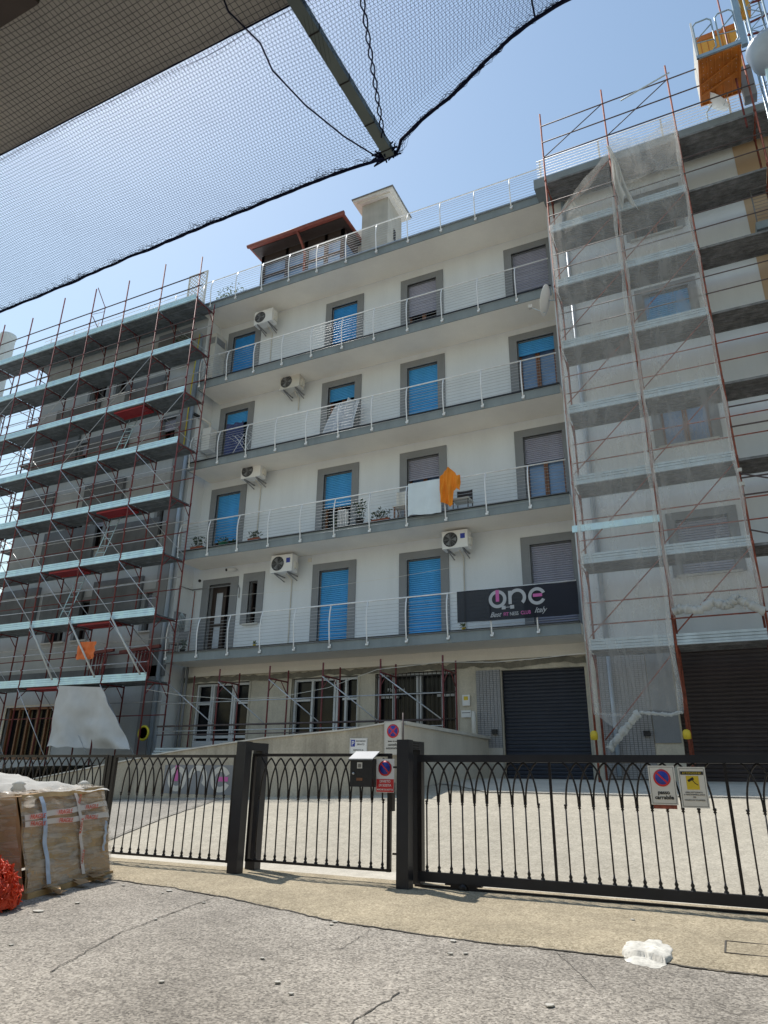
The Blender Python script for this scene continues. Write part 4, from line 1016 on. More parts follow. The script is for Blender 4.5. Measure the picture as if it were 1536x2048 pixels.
# ground-floor trestle scaffold
TX = [-13.27, -11.52, -9.79, -8.06, -6.33]
T = thing('trestle_scaffold', (-10, 16.55, 1.35), 'low red scaffold frames standing on the ramp before the ground-floor windows', 'scaffold')
for x in TX:
    MB().tube([(x, 16.55, 1.3), (x, 16.55, 4.0)], .024, 8).build('standard', 'redpaint', T)
for x in [-15.0]+TX:
    MB().tube([(x, 17.5, 1.3), (x, 17.5, 4.0)], .024, 8).build('standard', 'redpaint', T)
for x in TX:
    MB().tube([(x, 16.55, 3.66), (x, 17.5, 3.66)], .022, 6).tube([(x, 16.55, 3.3), (x, 16.9, 3.64)], .014, 5).tube([(x, 17.5, 3.3), (x, 17.15, 3.64)], .014, 5).build('transom', 'redpaint', T)
for z, r_, m_ in ((2.44, .026, 'tube'), (2.30, .014, 'silver'), (3.08, .014, 'silver'), (2.2, .014, 'tube')):
    MB().tube([(-15.35, 16.5, z-.02), (-6.33, 16.5, z)], r_, 6).build('ledger', m_, T)
for a, b_ in zip([-15.1]+TX, TX): MB().tube([(a+.02, 16.5, 3.62), (b_-.05, 16.5, 2.46)], .016, 6).build('brace', 'silver', T)
# cable sagging in front
tag(MB().tube([(-15.5, 15.95, 3.45), (-14.3, 16.2, 3.25), (-12.6, 16.3, 3.1), (-11.0, 16.3, 3.1), (-9.5, 16.35, 3.3), (-8.1, 16.45, 3.72), (-6.33, 16.5, 3.82), (-5, 16.45, 3.74), (-4, 16.2, 3.72), (-2.65, 15.9, 3.74)], .007, 5).build('cable', 'cream'), 'white cable sagging between the scaffolds above ground-floor windows', 'cable')
t = thing('plank_stack', (-13.7, 16.6, 1.4), 'stack of galvanised scaffold planks lying at the foot of the ramp windows', 'planks')
for k in range(4): MB().box(-15.2+.05*k, -12.3-.04*k, 16.2, 16.5, 1.55+.07*k, 1.60+.07*k).build('plank', 'galv', t)
# ------------------------------------------------------------------ ramp wall
t = thing('ramp_wall', (-9, 12.6, .7), 'stained concrete parapet wall of the sloping ramp left of the garage', 'wall')
RT = [(-24, .35), (-15.5, 1.13-.2), (-11.26, 1.55), (-8.81, 1.82), (-6.89, 1.95), (-5.71, 2.10)]
m1 = MB(); N = 60
for i in range(N):
    x0, x1 = lerp(-22, -5.74, i/N), lerp(-22, -5.74, (i+1)/N); z0, z1 = interp(RT, x0), interp(RT, x1)
    m1.hexa([(x0, 12.6, .1), (x1, 12.6, .1), (x1, 12.84, .1), (x0, 12.84, .1), (x0, 12.6, z0), (x1, 12.6, z1), (x1, 12.84, z1), (x0, 12.84, z0)])
m1.build('long_wall', 'rampwall', t)
m1 = MB()
for i in range(N):
    x0, x1 = lerp(-22, -5.72, i/N), lerp(-22, -5.72, (i+1)/N); z0, z1 = interp(RT, x0), interp(RT, x1)
    m1.hexa([(x0, 12.57, z0+.002), (x1, 12.57, z1+.002), (x1, 12.86, z1+.002), (x0, 12.86, z0+.002), (x0, 12.57, z0+.03), (x1, 12.57, z1+.03), (x1, 12.86, z1+.03), (x0, 12.86, z0+.03)])
m1.build('coping', 'coping', t)
MB().box(-5.98, -5.738, 12.842, YW, .6, 2.06).build('end_wall', 'rampnew', t)
MB().box(-6.0, -5.68, 12.862, YW, 2.062, 2.13).build('coping', 'coping', t)
MB().hexa([(-22, 12.84, .2), (-5.99, 12.84, .2), (-5.99, YW+.01, .2), (-22, YW+.01, .2), (-22, 12.84, .2+.0), (-5.99, 12.84, 1.3), (-5.99, YW+.01, 1.35), (-22, YW+.01, 1.1)])
struct(MB().grid(lambda u, v: (lerp(-24.5, -5.985, u), lerp(12.845, YW+.01, v), interp([(-24, .7), (-16, 1.25), (-5, 1.42)], lerp(-24.5, -5.985, u))), 20, 4).build('ramp_surface', 'yardold'))
# painted club letters on the stained wall
lg = MB(); yy = 12.592; cz_ = 1.02
MB().box(-11.35, -9.2, 12.594, 12.599, .72, 1.30).build('painted_patch', 'surround', t)
arc(-10.98, cz_, .2, .055, 0, 360, yy, lg); arc(-10.42, cz_+.02, .2, .055, -40, 180, yy, lg); arc(-9.82, cz_, .2, .055, 25, 335, yy, lg); lg.build('painted_letter', 'offwhite', t)
MB().quad((-11.05, yy-.003, cz_-.05), (-10.95, yy-.003, cz_-.05), (-10.95, yy-.003, cz_+.27), (-11.05, yy-.003, cz_+.27)).quad((-9.9, yy-.003, cz_-.04), (-9.62, yy-.003, cz_-.04), (-9.62, yy-.003, cz_+.05), (-9.9, yy-.003, cz_+.05)).build('painted_bar', 'pink', t)
# weeds along the wall foot
wd = MB(); rnd = random.Random(5)
for k in range(240):
    x = rnd.choice((-14.2, -13.2, -12.8, -11.9))+rnd.gauss(0, .3); z = gz(x, 12.5)+.01; h = rnd.uniform(.04, .14)
    wd.poly([(x-.01, 12.52, z), (x+.01, 12.5, z), (x+rnd.uniform(-.06, .06), 12.48+rnd.uniform(-.05, .05), z+h)])
o = wd.build('weeds', 'leaflight'); o['kind'] = 'stuff'; o['label'] = 'weeds along the foot of the stained ramp wall'
# low pipe stub on the ramp end
tag(MB().tube([(-6.05, 18.0, 2.0), (-6.05, 18.0, 2.75)], .06, 8).build('vent_pipe', 'cream'), 'short white vent pipe standing by the tiled pillar', 'pipe')
tag(box(-5.62, -5.48, YW-.13, YW-.041, 2.18, 2.3).build('intercom', 'black'), 'small black lamp box on the tiled pillar left of the dark garage door', 'lamp')
tag(box(-1.82, -1.68, YR-.12, YR-.02, 2.05, 2.16).build('intercom', 'black'), 'small black lamp box on the tiled pillar between the two garage doors', 'lamp')

# ------------------------------------------------------------------ iron fence, gates
ZC = .865; ZA = 1.31
def baluster(x, y, z0, s, left=True, right=True, r=.0085):
    b = MB(); b.tube([(x, y, z0), (x, y, ZC)], r, 6)
    b.lathe((x, y, z0), [(.02, 0), (.022, .012), (.012, .025), (.019, .045), (.010, .065), (.009, .085)], 8)
    b.lathe((x, y, ZC-.035), [(.009, 0), (.017, .008), (.010, .018), (.018, .03), (.014, .045)], 8)
    for d, ok in ((-1, left), (1, right)):
        if not ok: continue
        th = R(75); P = []
        for k in range(9):
            a = th*k/8; P.append((x+d*(.005+(s-.005)*(1-math.cos(a))/(1-math.cos(th))), y+.006*d, ZC+(ZA-ZC)*math.sin(a)/math.sin(th)))
        b.tube(P, r*1.2, 5)
    return b
def panel(name, x0, x1, y, zb, n, label, cat, group=None, rt=.035, rb=.025, zt=1.33, stile=.04, first=None, sp=None):
    t = thing(name, ((x0+x1)/2, y, 0), label, cat, group)
    MB().box(x0, x1, y-.02, y+.02, zt-rt/2, zt+rt/2).build('top_rail', 'iron', t)
    MB().box(x0, x1, y-.02, y+.02, zb-rb/2, zb+rb/2).build('bottom_rail', 'iron', t)
    for x in (x0, x1-stile): MB().box(x, x+stile, y-.024, y+.024, zb-rb/2-.002, zt-rt/2).build('stile', 'iron', t)
    s = sp or (x1-x0)/n
    for k in range(n):
        x = (first if first is not None else x0+s*.5)+s*k
        baluster(x, y, zb+rb/2, s, k > 0, k < n-1).build('baluster', 'iron', t)
    return t
YG = 7.70
panel('iron_fence', -7.86, -5.76, YG, .12, 13, 'black wrought iron fence panel between left gate post and wrapped crate', 'fence', 'arched wrought iron fence panels', first=-7.66, sp=.1445)
panel('iron_fence', -10.4, -7.98, YG, .12, 16, 'black wrought iron fence panel behind the wrapped crate, far left', 'fence', 'arched wrought iron fence panels')
panel('iron_fence', -12.9, -10.5, YG, .12, 16, 'outermost black iron fence panel at the left frame edge', 'fence', 'arched wrought iron fence panels')
for x, lb in ((-7.92, 'slim black fence post beside the wrapped crate'), (-10.45, 'slim black fence post further left behind the crate')):
    tag(MB().box(x-.03, x+.03, YG-.03, YG+.03, -.02, 1.34).box(x-.05, x+.05, YG-.05, YG+.05, -.02, .03).build('fence_post', 'iron'), lb, 'post')
def portal(x, y, label, vent=False):
    t = thing('gate_post', (x, y, 0), label, 'gate post')
    for k, yy in enumerate((y, y+.40)): MB().box(x-.07-.03*k, x+.07-.03*k, yy-.065, yy+.065, -.05, 1.50-.004*k).build('post', 'ironpost', t)
    MB().box(x-.068, x+.040, y+.065, y+.335, 1.40, 1.494).build('link', 'ironpost', t)
    for k, z in enumerate((.33, 1.2)): MB().box(x-.14, x-.071, y-.01, y+.01, z, z+.02).build('hinge', 'iron', t)
    if vent:
        for k in range(3): MB().box(x+.041, x+.044, y+.1, y+.3, 1.41+.026*k, 1.425+.026*k).build('vent_slot', 'dark', t)
portal(-5.555, 7.55, 'pair of square black posts left of the pedestrian gate')
portal(-3.335, 7.50, 'taller pair of square black posts between pedestrian and sliding gate', True)
pg = panel('pedestrian_gate', -5.53, -3.60, YG+.02, .15, 13, 'black arched pedestrian gate with letterbox and no-parking sign', 'gate', first=-5.40, sp=.1416, zt=1.345)
box(-3.61, -3.57, YG-.02, YG+.06, .75, 1.05).build('lock', 'iron', pg)
# sliding gate
sg = thing('sliding_gate', (0, YG, 0), 'long black arched sliding gate on the right with heavy rails', 'gate')
MB().box(-3.26, 6.0, YG-.03, YG+.03, 1.27, 1.345).build('top_rail', 'ironpost', sg)
MB().box(-3.26, 6.0, YG-.03, YG+.03, .075, .17).build('bottom_rail', 'ironpost', sg)
MB().box(-3.26, -3.21, YG-.028, YG+.028, .17, 1.27).build('stile', 'iron', sg)
for k in range(62):
    x = -3.16+.138*k+(.0 if k < 10 else 0)
    if x > 5.9: break
    q = k-10
    if k >= 10 and (k-10) % 12 == 0:
        MB().box(x-.014, x+.014, YG-.006, YG+.006, .17, 1.27).build('flat_bar', 'iron', sg)
    else:
        L_ = k > 0 and (k-1-10) % 12 != 0 or k < 10; R_ = True
        ZA = 1.27
        baluster(x, YG, .17, .138, L_ and k > 0, (k+1-10) % 12 != 0 or k < 8, .0085).build('baluster', 'iron', sg)
ZA = 1.31
for x in (-2.75, 2.4):
    o = MB().box(x-.14, x+.14, YG-.025, YG+.025, .0, .075).box(x-.2, x+.2, YG-.03, YG+.03, .06, .078).build('roller_carriage', 'iron', sg)
    MB().lathe((x, YG-.045, .035), [(.001, 0), (.045, 0), (.045, .02), (.001, .02)], 14, 'y').build('roller', 'iron', o)
struct(MB().box(-3.3, 9, YG-.02, YG+.02, .005, .045).build('gate_track', 'iron'))
# letterbox
t = thing('letterbox', (-3.9, 7.6, 1.0), 'black metal letterbox with light lid hung on the pedestrian gate', 'letterbox')
MB().box(-4.03, -3.75, 7.52, 7.66, 1.0, 1.30).build('body', 'black', t)
MB().hexa([(-4.045, 7.50, 1.285), (-3.735, 7.50, 1.285), (-3.735, 7.68, 1.37), (-4.045, 7.68, 1.37), (-4.045, 7.50, 1.30), (-3.735, 7.50, 1.30), (-3.735, 7.68, 1.385), (-4.045, 7.68, 1.385)]).build('lid', 'tilegrey', t)
MB().box(-3.94, -3.875, 7.516, 7.5195, 1.195, 1.26).build('label_plate', 'cream', t)
MB().box(-3.945, -3.87, 7.516, 7.5195, 1.065, 1.095).build('name_plate', 'wood', t)
MB().lathe((-3.985, 7.515, 1.14), [(.001, -.006), (.013, -.006), (.013, .005)], 10, 'y').build('lock', 'silver', t)
k_ = MB()
for dx in (-.015, .0, .015): k_.box(-3.908+dx-.003, -3.908+dx+.003, 7.512, 7.5155, 1.205, 1.245)
k_.build('emblem', 'black', t)
# signs
def disc(cx, cz, r, y, m, parent, name, th=.0015, n=40):
    return MB().lathe((cx, y, cz), [(.0005, -th), (r, -th), (r, 0)], n, 'y').build(name, m, parent)
def prohibit(cx, cz, r, y, parent, cross=False):
    disc(cx, cz, r, y, 'signred', parent, 'red_disc'); disc(cx, cz, r*.78, y-.0016, 'signblue', parent, 'blue_disc')
    for s in ((1, -1) if cross else (1,)):
        u = Vector((math.cos(R(45)), 0, -math.sin(R(45))*s)); 
        a = Vector((cx, y-.0042-.0004*(s < 0), cz))-u*r*.84; b = Vector((cx, y-.0042-.0004*(s < 0), cz))+u*r*.84
        v = Vector((u.z, 0, -u.x))*r*.095; MB().quad(a-v, b-v, b+v, a+v).build('red_stripe', 'signred', parent)
def signboard(name, x0, x1, z0, z1, y, label, m='cream', rim=True, cat='sign'):
    t = thing(name, ((x0+x1)/2, y, z0), label, cat); MB().box(x0, x1, y, y+.004, z0, z1).build('board', m, t)
    if rim:
        e = .012; b = MB()
        for a in ((x0+e, x1-e, z0+e, z0+e+.003), (x0+e, x1-e, z1-e-.003, z1-e), (x0+e, x0+e+.003, z0+e, z1-e), (x1-e-.003, x1-e, z0+e, z1-e)): b.box(a[0], a[1], y-.001, y, a[2], a[3])
        b.build('border_line', 'black', t)
    return t
t = signboard('parking_ban_sign', -3.735, -3.51, .945, 1.30, 7.60, 'white and red DIVIETO DI SOSTA sign beside the letterbox', 'white', False)
prohibit(-3.625, 1.2, .083, 7.598, t)
MB().box(-3.73, -3.515, 7.597, 7.5995, .95, 1.085).build('red_panel', 'signred', t)
for s_, z_, h_ in (("DIVIETO", 1.05, .036), ("DI SOSTA", 1.008, .036), ("ANCHE DI NOTTE", .967, .024)): text('lettering', s_, h_, (-3.622, 7.5955, z_), 'white', t, bold=.0006)
t = signboard('driveway_sign', -.805, -.565, .895, 1.245, 7.62, 'passo carrabile sign with no-parking roundel on the sliding gate')
prohibit(-.685, 1.135, .078, 7.618, t)
text('lettering', "passo", .048, (-.683, 7.6175, .99), 'black', t, bold=.0012); text('lettering', "carrabile", .048, (-.683, 7.6175, .945), 'black', t, bold=.0012)
MB().box(-.79, -.58, 7.626, 7.631, .86, .90).build('rusty_backplate', 'rust', t)
t = signboard('camera_warning_sign', -.535, -.295, .875, 1.235, 7.60, 'yellow camera surveillance ATTENZIONE sign on the sliding gate')
MB().box(-.515, -.315, 7.598, 7.5995, 1.165, 1.195).build('black_strip', 'black', t)
text('lettering', "ATTENZIONE!", .026, (-.415, 7.5975, 1.172), 'yellow', t)
MB().box(-.47, -.36, 7.598, 7.5995, 1.035, 1.155).build('yellow_panel', 'yellow', t)
MB().hexa([(-.45, 7.5965, 1.10), (-.40, 7.5965, 1.125), (-.41, 7.5965, 1.145), (-.46, 7.5965, 1.118), (-.45, 7.5975, 1.10), (-.40, 7.5975, 1.125), (-.41, 7.5975, 1.145), (-.46, 7.5975, 1.118)]).bar((-.415, 7.597, 1.118), (-.395, 7.597, 1.09), .002, .006).bar((-.395, 7.597, 1.09), (-.37, 7.597, 1.075), .002, .006).build('camera_emblem', 'black', t)
for s_, z_ in (("AREA SOTTOPOSTA", 1.005), ("A VIDEOSORVEGLIANZA", .985), ("PER", .963), ("RAGIONI DI SICUREZZA", .938)): text('lettering', s_, .0165, (-.415, 7.5975, z_), 'black', t)
t = signboard('private_parking_sign', -6.77, -6.39, 1.40, 1.81, 12.585, 'small white private parking sign with blue P on the stained ramp wall', 'white')
MB().box(-6.745, -6.655, 12.582, 12.5845, 1.655, 1.78).build('blue_square', 'signblue', t); text('lettering', "P", .12, (-6.70, 12.580, 1.675), 'white', t, bold=.001)
text('lettering', "PARCHEGGIO", .045, (-6.53, 12.582, 1.74), 'black', t, sx=.75); text('lettering', "PRIVATO", .045, (-6.53, 12.582, 1.68), 'black', t, sx=.9)
for s_, z_ in (("RISERVATO AI", .58+1.0), ("SOCI", 1.535), ("DELLA PALESTRA", 1.48)): text('lettering', s_, .035, (-6.58, 12.582, z_), 'black', t)
t = signboard('gate_ban_sign', -6.02, -5.65, 1.50, 2.11, 12.56, 'tall no-stopping sign with crossed roundel at the ramp corner', 'offwhite')
prohibit(-5.835, 1.93, .125, 12.558, t, True)
for s_, z_, h_ in (("divieto di sosta", 1.735, .034), ("cancello", 1.665, .062), ("automatico", 1.605, .062)): text('lettering', s_, h_, (-5.835, 12.558, z_), 'black', t, bold=.0008)
tag(MB().tube([(-5.62, 12.55, 1.3), (-5.62, 12.55, 2.26)], .014, 6).build('sign_pole', 'tube'), 'thin dark pole at the ramp wall corner beside no-stopping sign', 'pole')
t = signboard('wall_notice', -6.42, -6.21, 2.92, 3.2, YW-.03, 'yellow and white camera notice on the wall left of the tiled pillar', 'white', False)
MB().box(-6.38, -6.26, YW-.033, YW-.0305, 3.06, 3.16).build('yellow_panel', 'yellow', t)
t = signboard('wall_notice', -6.46, -6.19, 2.62, 2.8, YW-.03, 'lower blank white notice under the yellow one by tiled pillar', 'white', False)
MB().box(-6.44, -6.21, YW-.032, YW-.0305, 2.73, 2.745).build('printed_line', 'black', t)

# ------------------------------------------------------------------ wrapped crate and orange netting
t = thing('wrapped_crate', (-7.3, 6.3, -.05), 'brown cardboard crate wrapped in plastic film and red FRAGILE tape, left of fence', 'crate')
cA, cB = Vector((-6.69, 5.62, 0)), Vector((-6.93, 6.98, 0)); ex = (cB-cA); en = Vector((-ex.y, ex.x, 0)).normalized()  # en points into the crate (-x)
if en.x > 0: en = -en
L0 = ex.length; exn = ex.normalized()
def cp(u, d, z):       # u along the visible face (0 near .. 1 far), d depth inwards, z up
    p = cA+ex*u+en*(d+(.33 if d < .6 else .0)*max(0, z)*(1 if z > .05 else 0)); return Vector((p.x, p.y, gz(p.x, p.y)+z))
def face(u, v, off=0, W=1.15):
    b = .012*math.sin(v*9+u*3)+.02*nz(u*3, v*3, 7); return cp(u, -off-b-.03*math.sin(v*math.pi), .06+v*(.90+.02*nz(u*5, 2)))
bx = MB(); bx.grid(lambda u, v: face(u, v), 30, 20); bx.grid(lambda u, v: cp(0-.01*math.sin(v*8), lerp(0, 1.15, u), .06+v*.9), 20, 14); bx.grid(lambda u, v: cp(1+.008*math.sin(v*8), lerp(0, 1.15, u), .06+v*.9), 12, 12)
bx.grid(lambda u, v: cp(u, lerp(-.02, 1.15, v), .96+.02*nz(u*6, v*6, 2)), 20, 16); bx.grid(lambda u, v: cp(u, 1.15, .06+v*.9), 4, 4); bx.build('cardboard_box', 'card', t)
for k, (va, vb) in enumerate(((.04, .24), (.27, .52), (.56, .83))):
    bd = MB(); bd.grid(lambda u, v: face(lerp(.015, .985, u), lerp(va, vb, v), .012), 24, 5, False); bd.build('side_board', ('card', 'plank', 'card')[k], t)
pl = MB()
for d in (0.02, .5, 1.0):
    a, b = cp(0, d, .02), cp(1, d, .02); pl.bar(a, b, .1, .07)
pl.build('pallet_runner', 'plank', t)
wr = MB(); wr.grid(lambda u, v: face(lerp(-.01, 1.01, u), v, .018+.035*abs(nz(u*9, v*5, 3))+.012*math.sin(u*22+v*15)+.02*abs(nz(u*23+v*8, v*17, 6))), 60, 40)
wr.grid(lambda u, v: cp(lerp(-.02, 1.02, u), lerp(-.04, 1.17, v), .985+.045*nz(u*9, v*9, 5)+.03*abs(nz(u*21, v*21, 5))), 50, 40)
wr.grid(lambda u, v: cp(-.03-.01*math.sin(v*13+u*9), lerp(0, 1.15, u), .06+v*.93), 30, 20)
wr.grid(lambda u, v: cp(1.02+.02*nz(v*9, u*4), lerp(-.03, 1.15, u), .04+v*.95), 20, 20); wr.build('plastic_wrap', 'wrap', t)
def strip(pts, w, m, name, off=.045, n=20):
    s = MB(); (u0, v0), (u1, v1) = pts; du, dv = (u1-u0)*L0, (v1-v0)*.9; l_ = math.hypot(du, dv); pu, pv = -dv/l_*w/L0, du/l_*w/.9
    s.grid(lambda a, b: face(lerp(u0, u1, a)+pu*(b-.5), lerp(v0, v1, a)+pv*(b-.5), off+.006*math.sin(a*20)), n, 1); return s.build(name, m, t)
strip(((0, .77), (1, .81)), .055, 'tape', 'tape'); strip(((0, .70), (.99, .67)), .055, 'tape', 'tape', .048)
strip(((.62, .98), (.60, .05)), .055, 'tape', 'tape', .052); strip(((.2, .98), (.2, .04)), .06, 'strap', 'strap', .058); strip(((.93, .6), (.88, .25)), .04, 'strap', 'strap', .055)
strip(((0, .99), (1, .99)), .05, 'plank', 'wooden_batten', .05)
def ftext(u, v, ang, sz):
    p = face(u, v, .062); yaw = math.atan2(exn.y, exn.x)
    o = text('lettering', "FRAGILE", sz, (0, 0, 0), 'tapered', t, bold=.001); o.location = p-Vector(t.location)
    o.rotation_euler = Matrix.Rotation(yaw, 3, 'Z').to_4x4().to_3x3() @ Matrix.Rotation(R(90), 3, 'X') @ Matrix.Rotation(ang, 3, 'Z') and (Matrix.Rotation(yaw, 3, 'Z') @ Matrix.Rotation(R(90), 3, 'X') @ Matrix.Rotation(ang, 3, 'Z')).to_euler()
for u in (.12, .42, .77): ftext(u, .77+.04*u-.022, R(2), .062)
for u in (.12, .42, .74): ftext(u, .70-.03*u-.022, R(-1.5), .062)
ftext(.615, .58, R(88), .05); ftext(.61, .22, R(88), .05); ftext(.635, .86, R(88), .05)
MB().lathe(face(.05, .93, .07), [(.02, -.05), (.06, -.03), (.05, .02), (.07, .04), (.02, .07)], 9).build('film_knot', 'wrap', t)
# torn card and flaps under it
fl_ = MB()
for k in range(9):
    c = cp(random.uniform(.05, .75), -random.uniform(.03, .16), .012+.01*k); a = random.uniform(0, 3); s = random.uniform(.05, .12)
    fl_ = MB(); fl_.poly([c+Vector((math.cos(a+q)*s*(1+.4*(q % 2)), math.sin(a+q)*s*.6, .02*math.sin(q*2))) for q in (0, 1.3, 2.6, 3.9, 5.1)]); fl_.build('torn_cardboard', 'card', t)
# second stack behind/left
t = thing('wooden_crate', (-8.0, 5.2, -.1), 'planked wooden crate under white film at the left frame edge', 'crate')
q = MB(); q.box(-8.6, -7.28, 4.7, 5.55, -.1, .9)
q.build('boards', 'plank', t)
MB().grid(lambda u, v: (lerp(-8.8, -7.15-.1*math.sin(v*5), u), lerp(4.6, 6.9, v)+.02*nz(u*7, v*7), .90+.30*(1-u)**.7*math.sin(v*2.9+.15)+.05*nz(u*8, v*8, 3)+.03*abs(nz(u*19, v*19, 3))), 60, 50).build('film_cover', 'netthick', t)
for k_, (ux, uy) in enumerate(((-7.25, 5.75), (-7.4, 6.8))): MB().lathe((ux, uy, .93), [(.01, -.05), (.06, -.03), (.08, .0), (.055, .03), (.075, .05), (.02, .085)], 11).build('film_knot', 'netthick', t)
# heap of orange net
t = thing('orange_net_heap', (-6.7, 5.2, -.1), 'crumpled heap of red-orange plastic barrier netting before the crate', 'netting')
hp = MB(); rnd = random.Random(11)
def hpt(a, b): 
    r_ = .37*(math.sin(b*math.pi/2)); 
    return (-6.72+r_*math.cos(a)*1.0, 5.18+r_*math.sin(a)*.7, -.1+.33*math.cos(b*math.pi/2)+.06*nz(a*3, b*6)+.05)
for k in range(190):
    a, b = rnd.uniform(0, 6.28), rnd.random(); P = []
    for q in range(7):
        a += rnd.uniform(-.16, .22); b = min(1.05, max(0, b+rnd.uniform(-.10, .12))); x, y, z = hpt(a, b); P.append((x+rnd.gauss(0, .015), y+rnd.gauss(0, .015), max(gz(x, y)+.01, z+rnd.gauss(0, .02))))
    hp.tube(P, rnd.uniform(.004, .010), 4)
hp.build('net_strands', 'orangenet', t)
MB().grid(lambda u, v: (lambda p: (p[0]*.97-6.72*.03, p[1]*.97+5.18*.03, p[2]-.05))(hpt(u*6.283, v)), 28, 10).build('net_core', 'orangenet', t)

# plaster lump and debris
mp = MB(); cx, cy = -.79, 6.08
def pf(u, v):
    a = u*2*math.pi; r0 = .23*(1+.26*nz(math.cos(a)*1.5, math.sin(a)*1.5, 3)+.16*nz(math.cos(a)*5, math.sin(a)*5, 9)+.06*nz(math.cos(a)*14, math.sin(a)*14, 9)); r = r0*v
    x, y = cx+r*math.cos(a)*.80, cy+r*math.sin(a)*(1.5 if math.sin(a) > 0 else 1.05)
    h = .022*(1-v**3)*(1+.8*nz(x*7, y*7)+.5*nz(x*17, y*17))+.005*nz(x*40, y*40)*(1-v)
    return x, y, max(gz(x, y)+.003, gz(x, y)+(.032 if y > kerb(x) else .0)+h-.03*(v == 1))
tag(mp.grid(pf, 60, 20).build('plaster_lump', 'plaster'), 'white spilled plaster lump on the apron edge before the sliding gate', 'plaster')
for k, (x, y, s) in enumerate([(-5.62, 6.52, .035), (-6.3, 6.55, .025), (-3.35, 6.05, .025), (-4.9, 6.2, .02), (-2.35, 3.95, .022), (-2.1, 5.55, .02), (-2.0, 5.6, .018), (-4.86, 5.5, .02), (-5.6, 6.4, .015), (-3.3, 4.9, .018), (-2.9, 4.5, .022), (-2.7, 4.35, .018), (-3.6, 4.2, .02), (-5.3, 4.4, .02), (-1.2, 4.8, .03), (-6.1, 5.3, .05), (-6.05, 5.7, .03), (-3.33, 5.95, .02), (-2.2, 5.88, .03), (-1.0, 7.0, .02), (-4.7, 9.0, .03)]):
    rnd = random.Random(k); c = MB(); n_ = 7; z = gz(x, y)+(.034 if y > kerb(x) and y < 8 else .007)
    P = [(x+s*(.7+.5*rnd.random())*math.cos(a*6.28/n_), y+s*(.7+.5*rnd.random())*math.sin(a*6.28/n_)) for a in range(n_)]
    c.poly([(p[0], p[1], z+.005) for p in P])
    for i in range(n_): a_, b_ = P[i], P[(i+1) % n_]; c.quad((*a_, z-.002), (*b_, z-.002), (*b_, z+.005), (*a_, z+.005))
    o = c.build('plaster_chip', 'chip'); tag(o, 'small pale plaster chip on the ground', 'debris', 'plaster chips scattered on the street')

# ------------------------------------------------------------------ overhanging balcony with bird net, behind and above the camera
HZ = CZ+3.55
t = thing('overhead_balcony', (0, -2, HZ), 'shaded concrete balcony slab overhead at top left, behind netting', 'balcony')
MB().box(-12, 9, -2.6, 1.90, HZ+.05, HZ+.28).build('slab', 'undersl', t)
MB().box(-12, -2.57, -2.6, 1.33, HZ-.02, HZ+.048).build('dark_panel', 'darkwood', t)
MB().hexa([(-12, -2.6, HZ-.30), (-2.62, -2.6, HZ-.30), (-2.62, 1.28, HZ-.30), (-12, 1.28, HZ-.30), (-12, -2.6, HZ+.048), (-2.62, -2.6, HZ+.048), (-2.62, 1.28, HZ+.048), (-12, 1.28, HZ+.048)]).build('beam', 'darkwood', t) if 0 else None
MB().box(-12, 9, -3.0, -2.6, -4, HZ+4).build('house_wall', 'wall', t)
t = thing('support_pole', (-1.44, 1.8, HZ), 'grey-green metal arm jutting out overhead to hold the bird net', 'pole')
pp = MB(); a, b = Vector((-1.455, 1.2, HZ+.02)), Vector((-1.385, 2.86, HZ-.01))
pp.bar(a, b, .062, .05); pp.build('arm', 'polemat', t)
for k in (.3, .5, .68, .85, .97): c = a.lerp(b, k); d = (b-a).normalized()*.004; MB().bar(c-d, c+d, .066, .054).build('joint', 'dark', t)
# net
EDGE = [(-7.5, 2.93), (-4.96, 2.92), (-4.2, 2.905), (-3.54, 2.88), (-2.9, 2.865), (-2.42, 2.86), (-1.9, 2.85), (-1.45, 2.87), (-1.35, 2.89), (-1.28, 2.80), (-1.1, 2.72), (-.92, 2.66), (-.53, 2.48), (-.26, 2.41), (.3, 2.45), (1.0, 2.7), (1.5, 2.9)]
t = thing('bird_net', (-3, 2, HZ), 'dark blue bird netting stretched overhead across the top of the view', 'net')
def npt(x, y, l=0):
    e = interp(EDGE, x); s = (y-1.85)/(e-1.85)
    sag = .05*math.sin(max(0, min(1, s))*math.pi)*(.5+.5*math.sin(x*1.7))
    return (x+.008*nz(x*5, y*5, l)+.02*nz(x*1.3, y*2.1, l), y+.010*nz(x*4, y*4, l+5)+.02*nz(x*1.1, y*1.7, l+2), HZ-sag-.015*l+.01*nz(x*2, y*2))
def netlayer(x0, x1, ya, sx, sy, r, l, slant, name='net_layer', y1=None):
    nb = MB(); x = x0; E_ = (lambda q: y1) if y1 else (lambda q: interp(EDGE, q))
    while x < x1:                # cords running outwards
        e = E_(x); P = []; n_ = max(3, int((e-ya)/.12))
        for k in range(n_+1):
            y = lerp(ya, e, k/n_); xx = x+slant*(y-ya); P.append(npt(xx, min(y, E_(xx)-.008), l))
        nb.tube(P, r, 3, False); x += sx
    s = 0; rows = int(((y1 or 2.9)-ya)/sy) if l != 1 else 0
    for k in range(1, rows):
        P = []; x = x0
        while x <= x1+.01:
            e = E_(x); y = ya+(e-ya)*(k/rows)
            P.append(npt(x, y, l)); x += .12
        nb.tube(P, r, 3, False)
    return nb.build(name, 'cordmat', t)
netlayer(-7.4, 1.4, 1.86, .0205, .0195, .0009, 0, .22)
netlayer(-7.4, 1.4, 1.86, .0205, .024, .0008, 1, -.38)
netlayer(-7.4, 1.4, .3, .030, .030, .0013, .3, 0, y1=1.92)
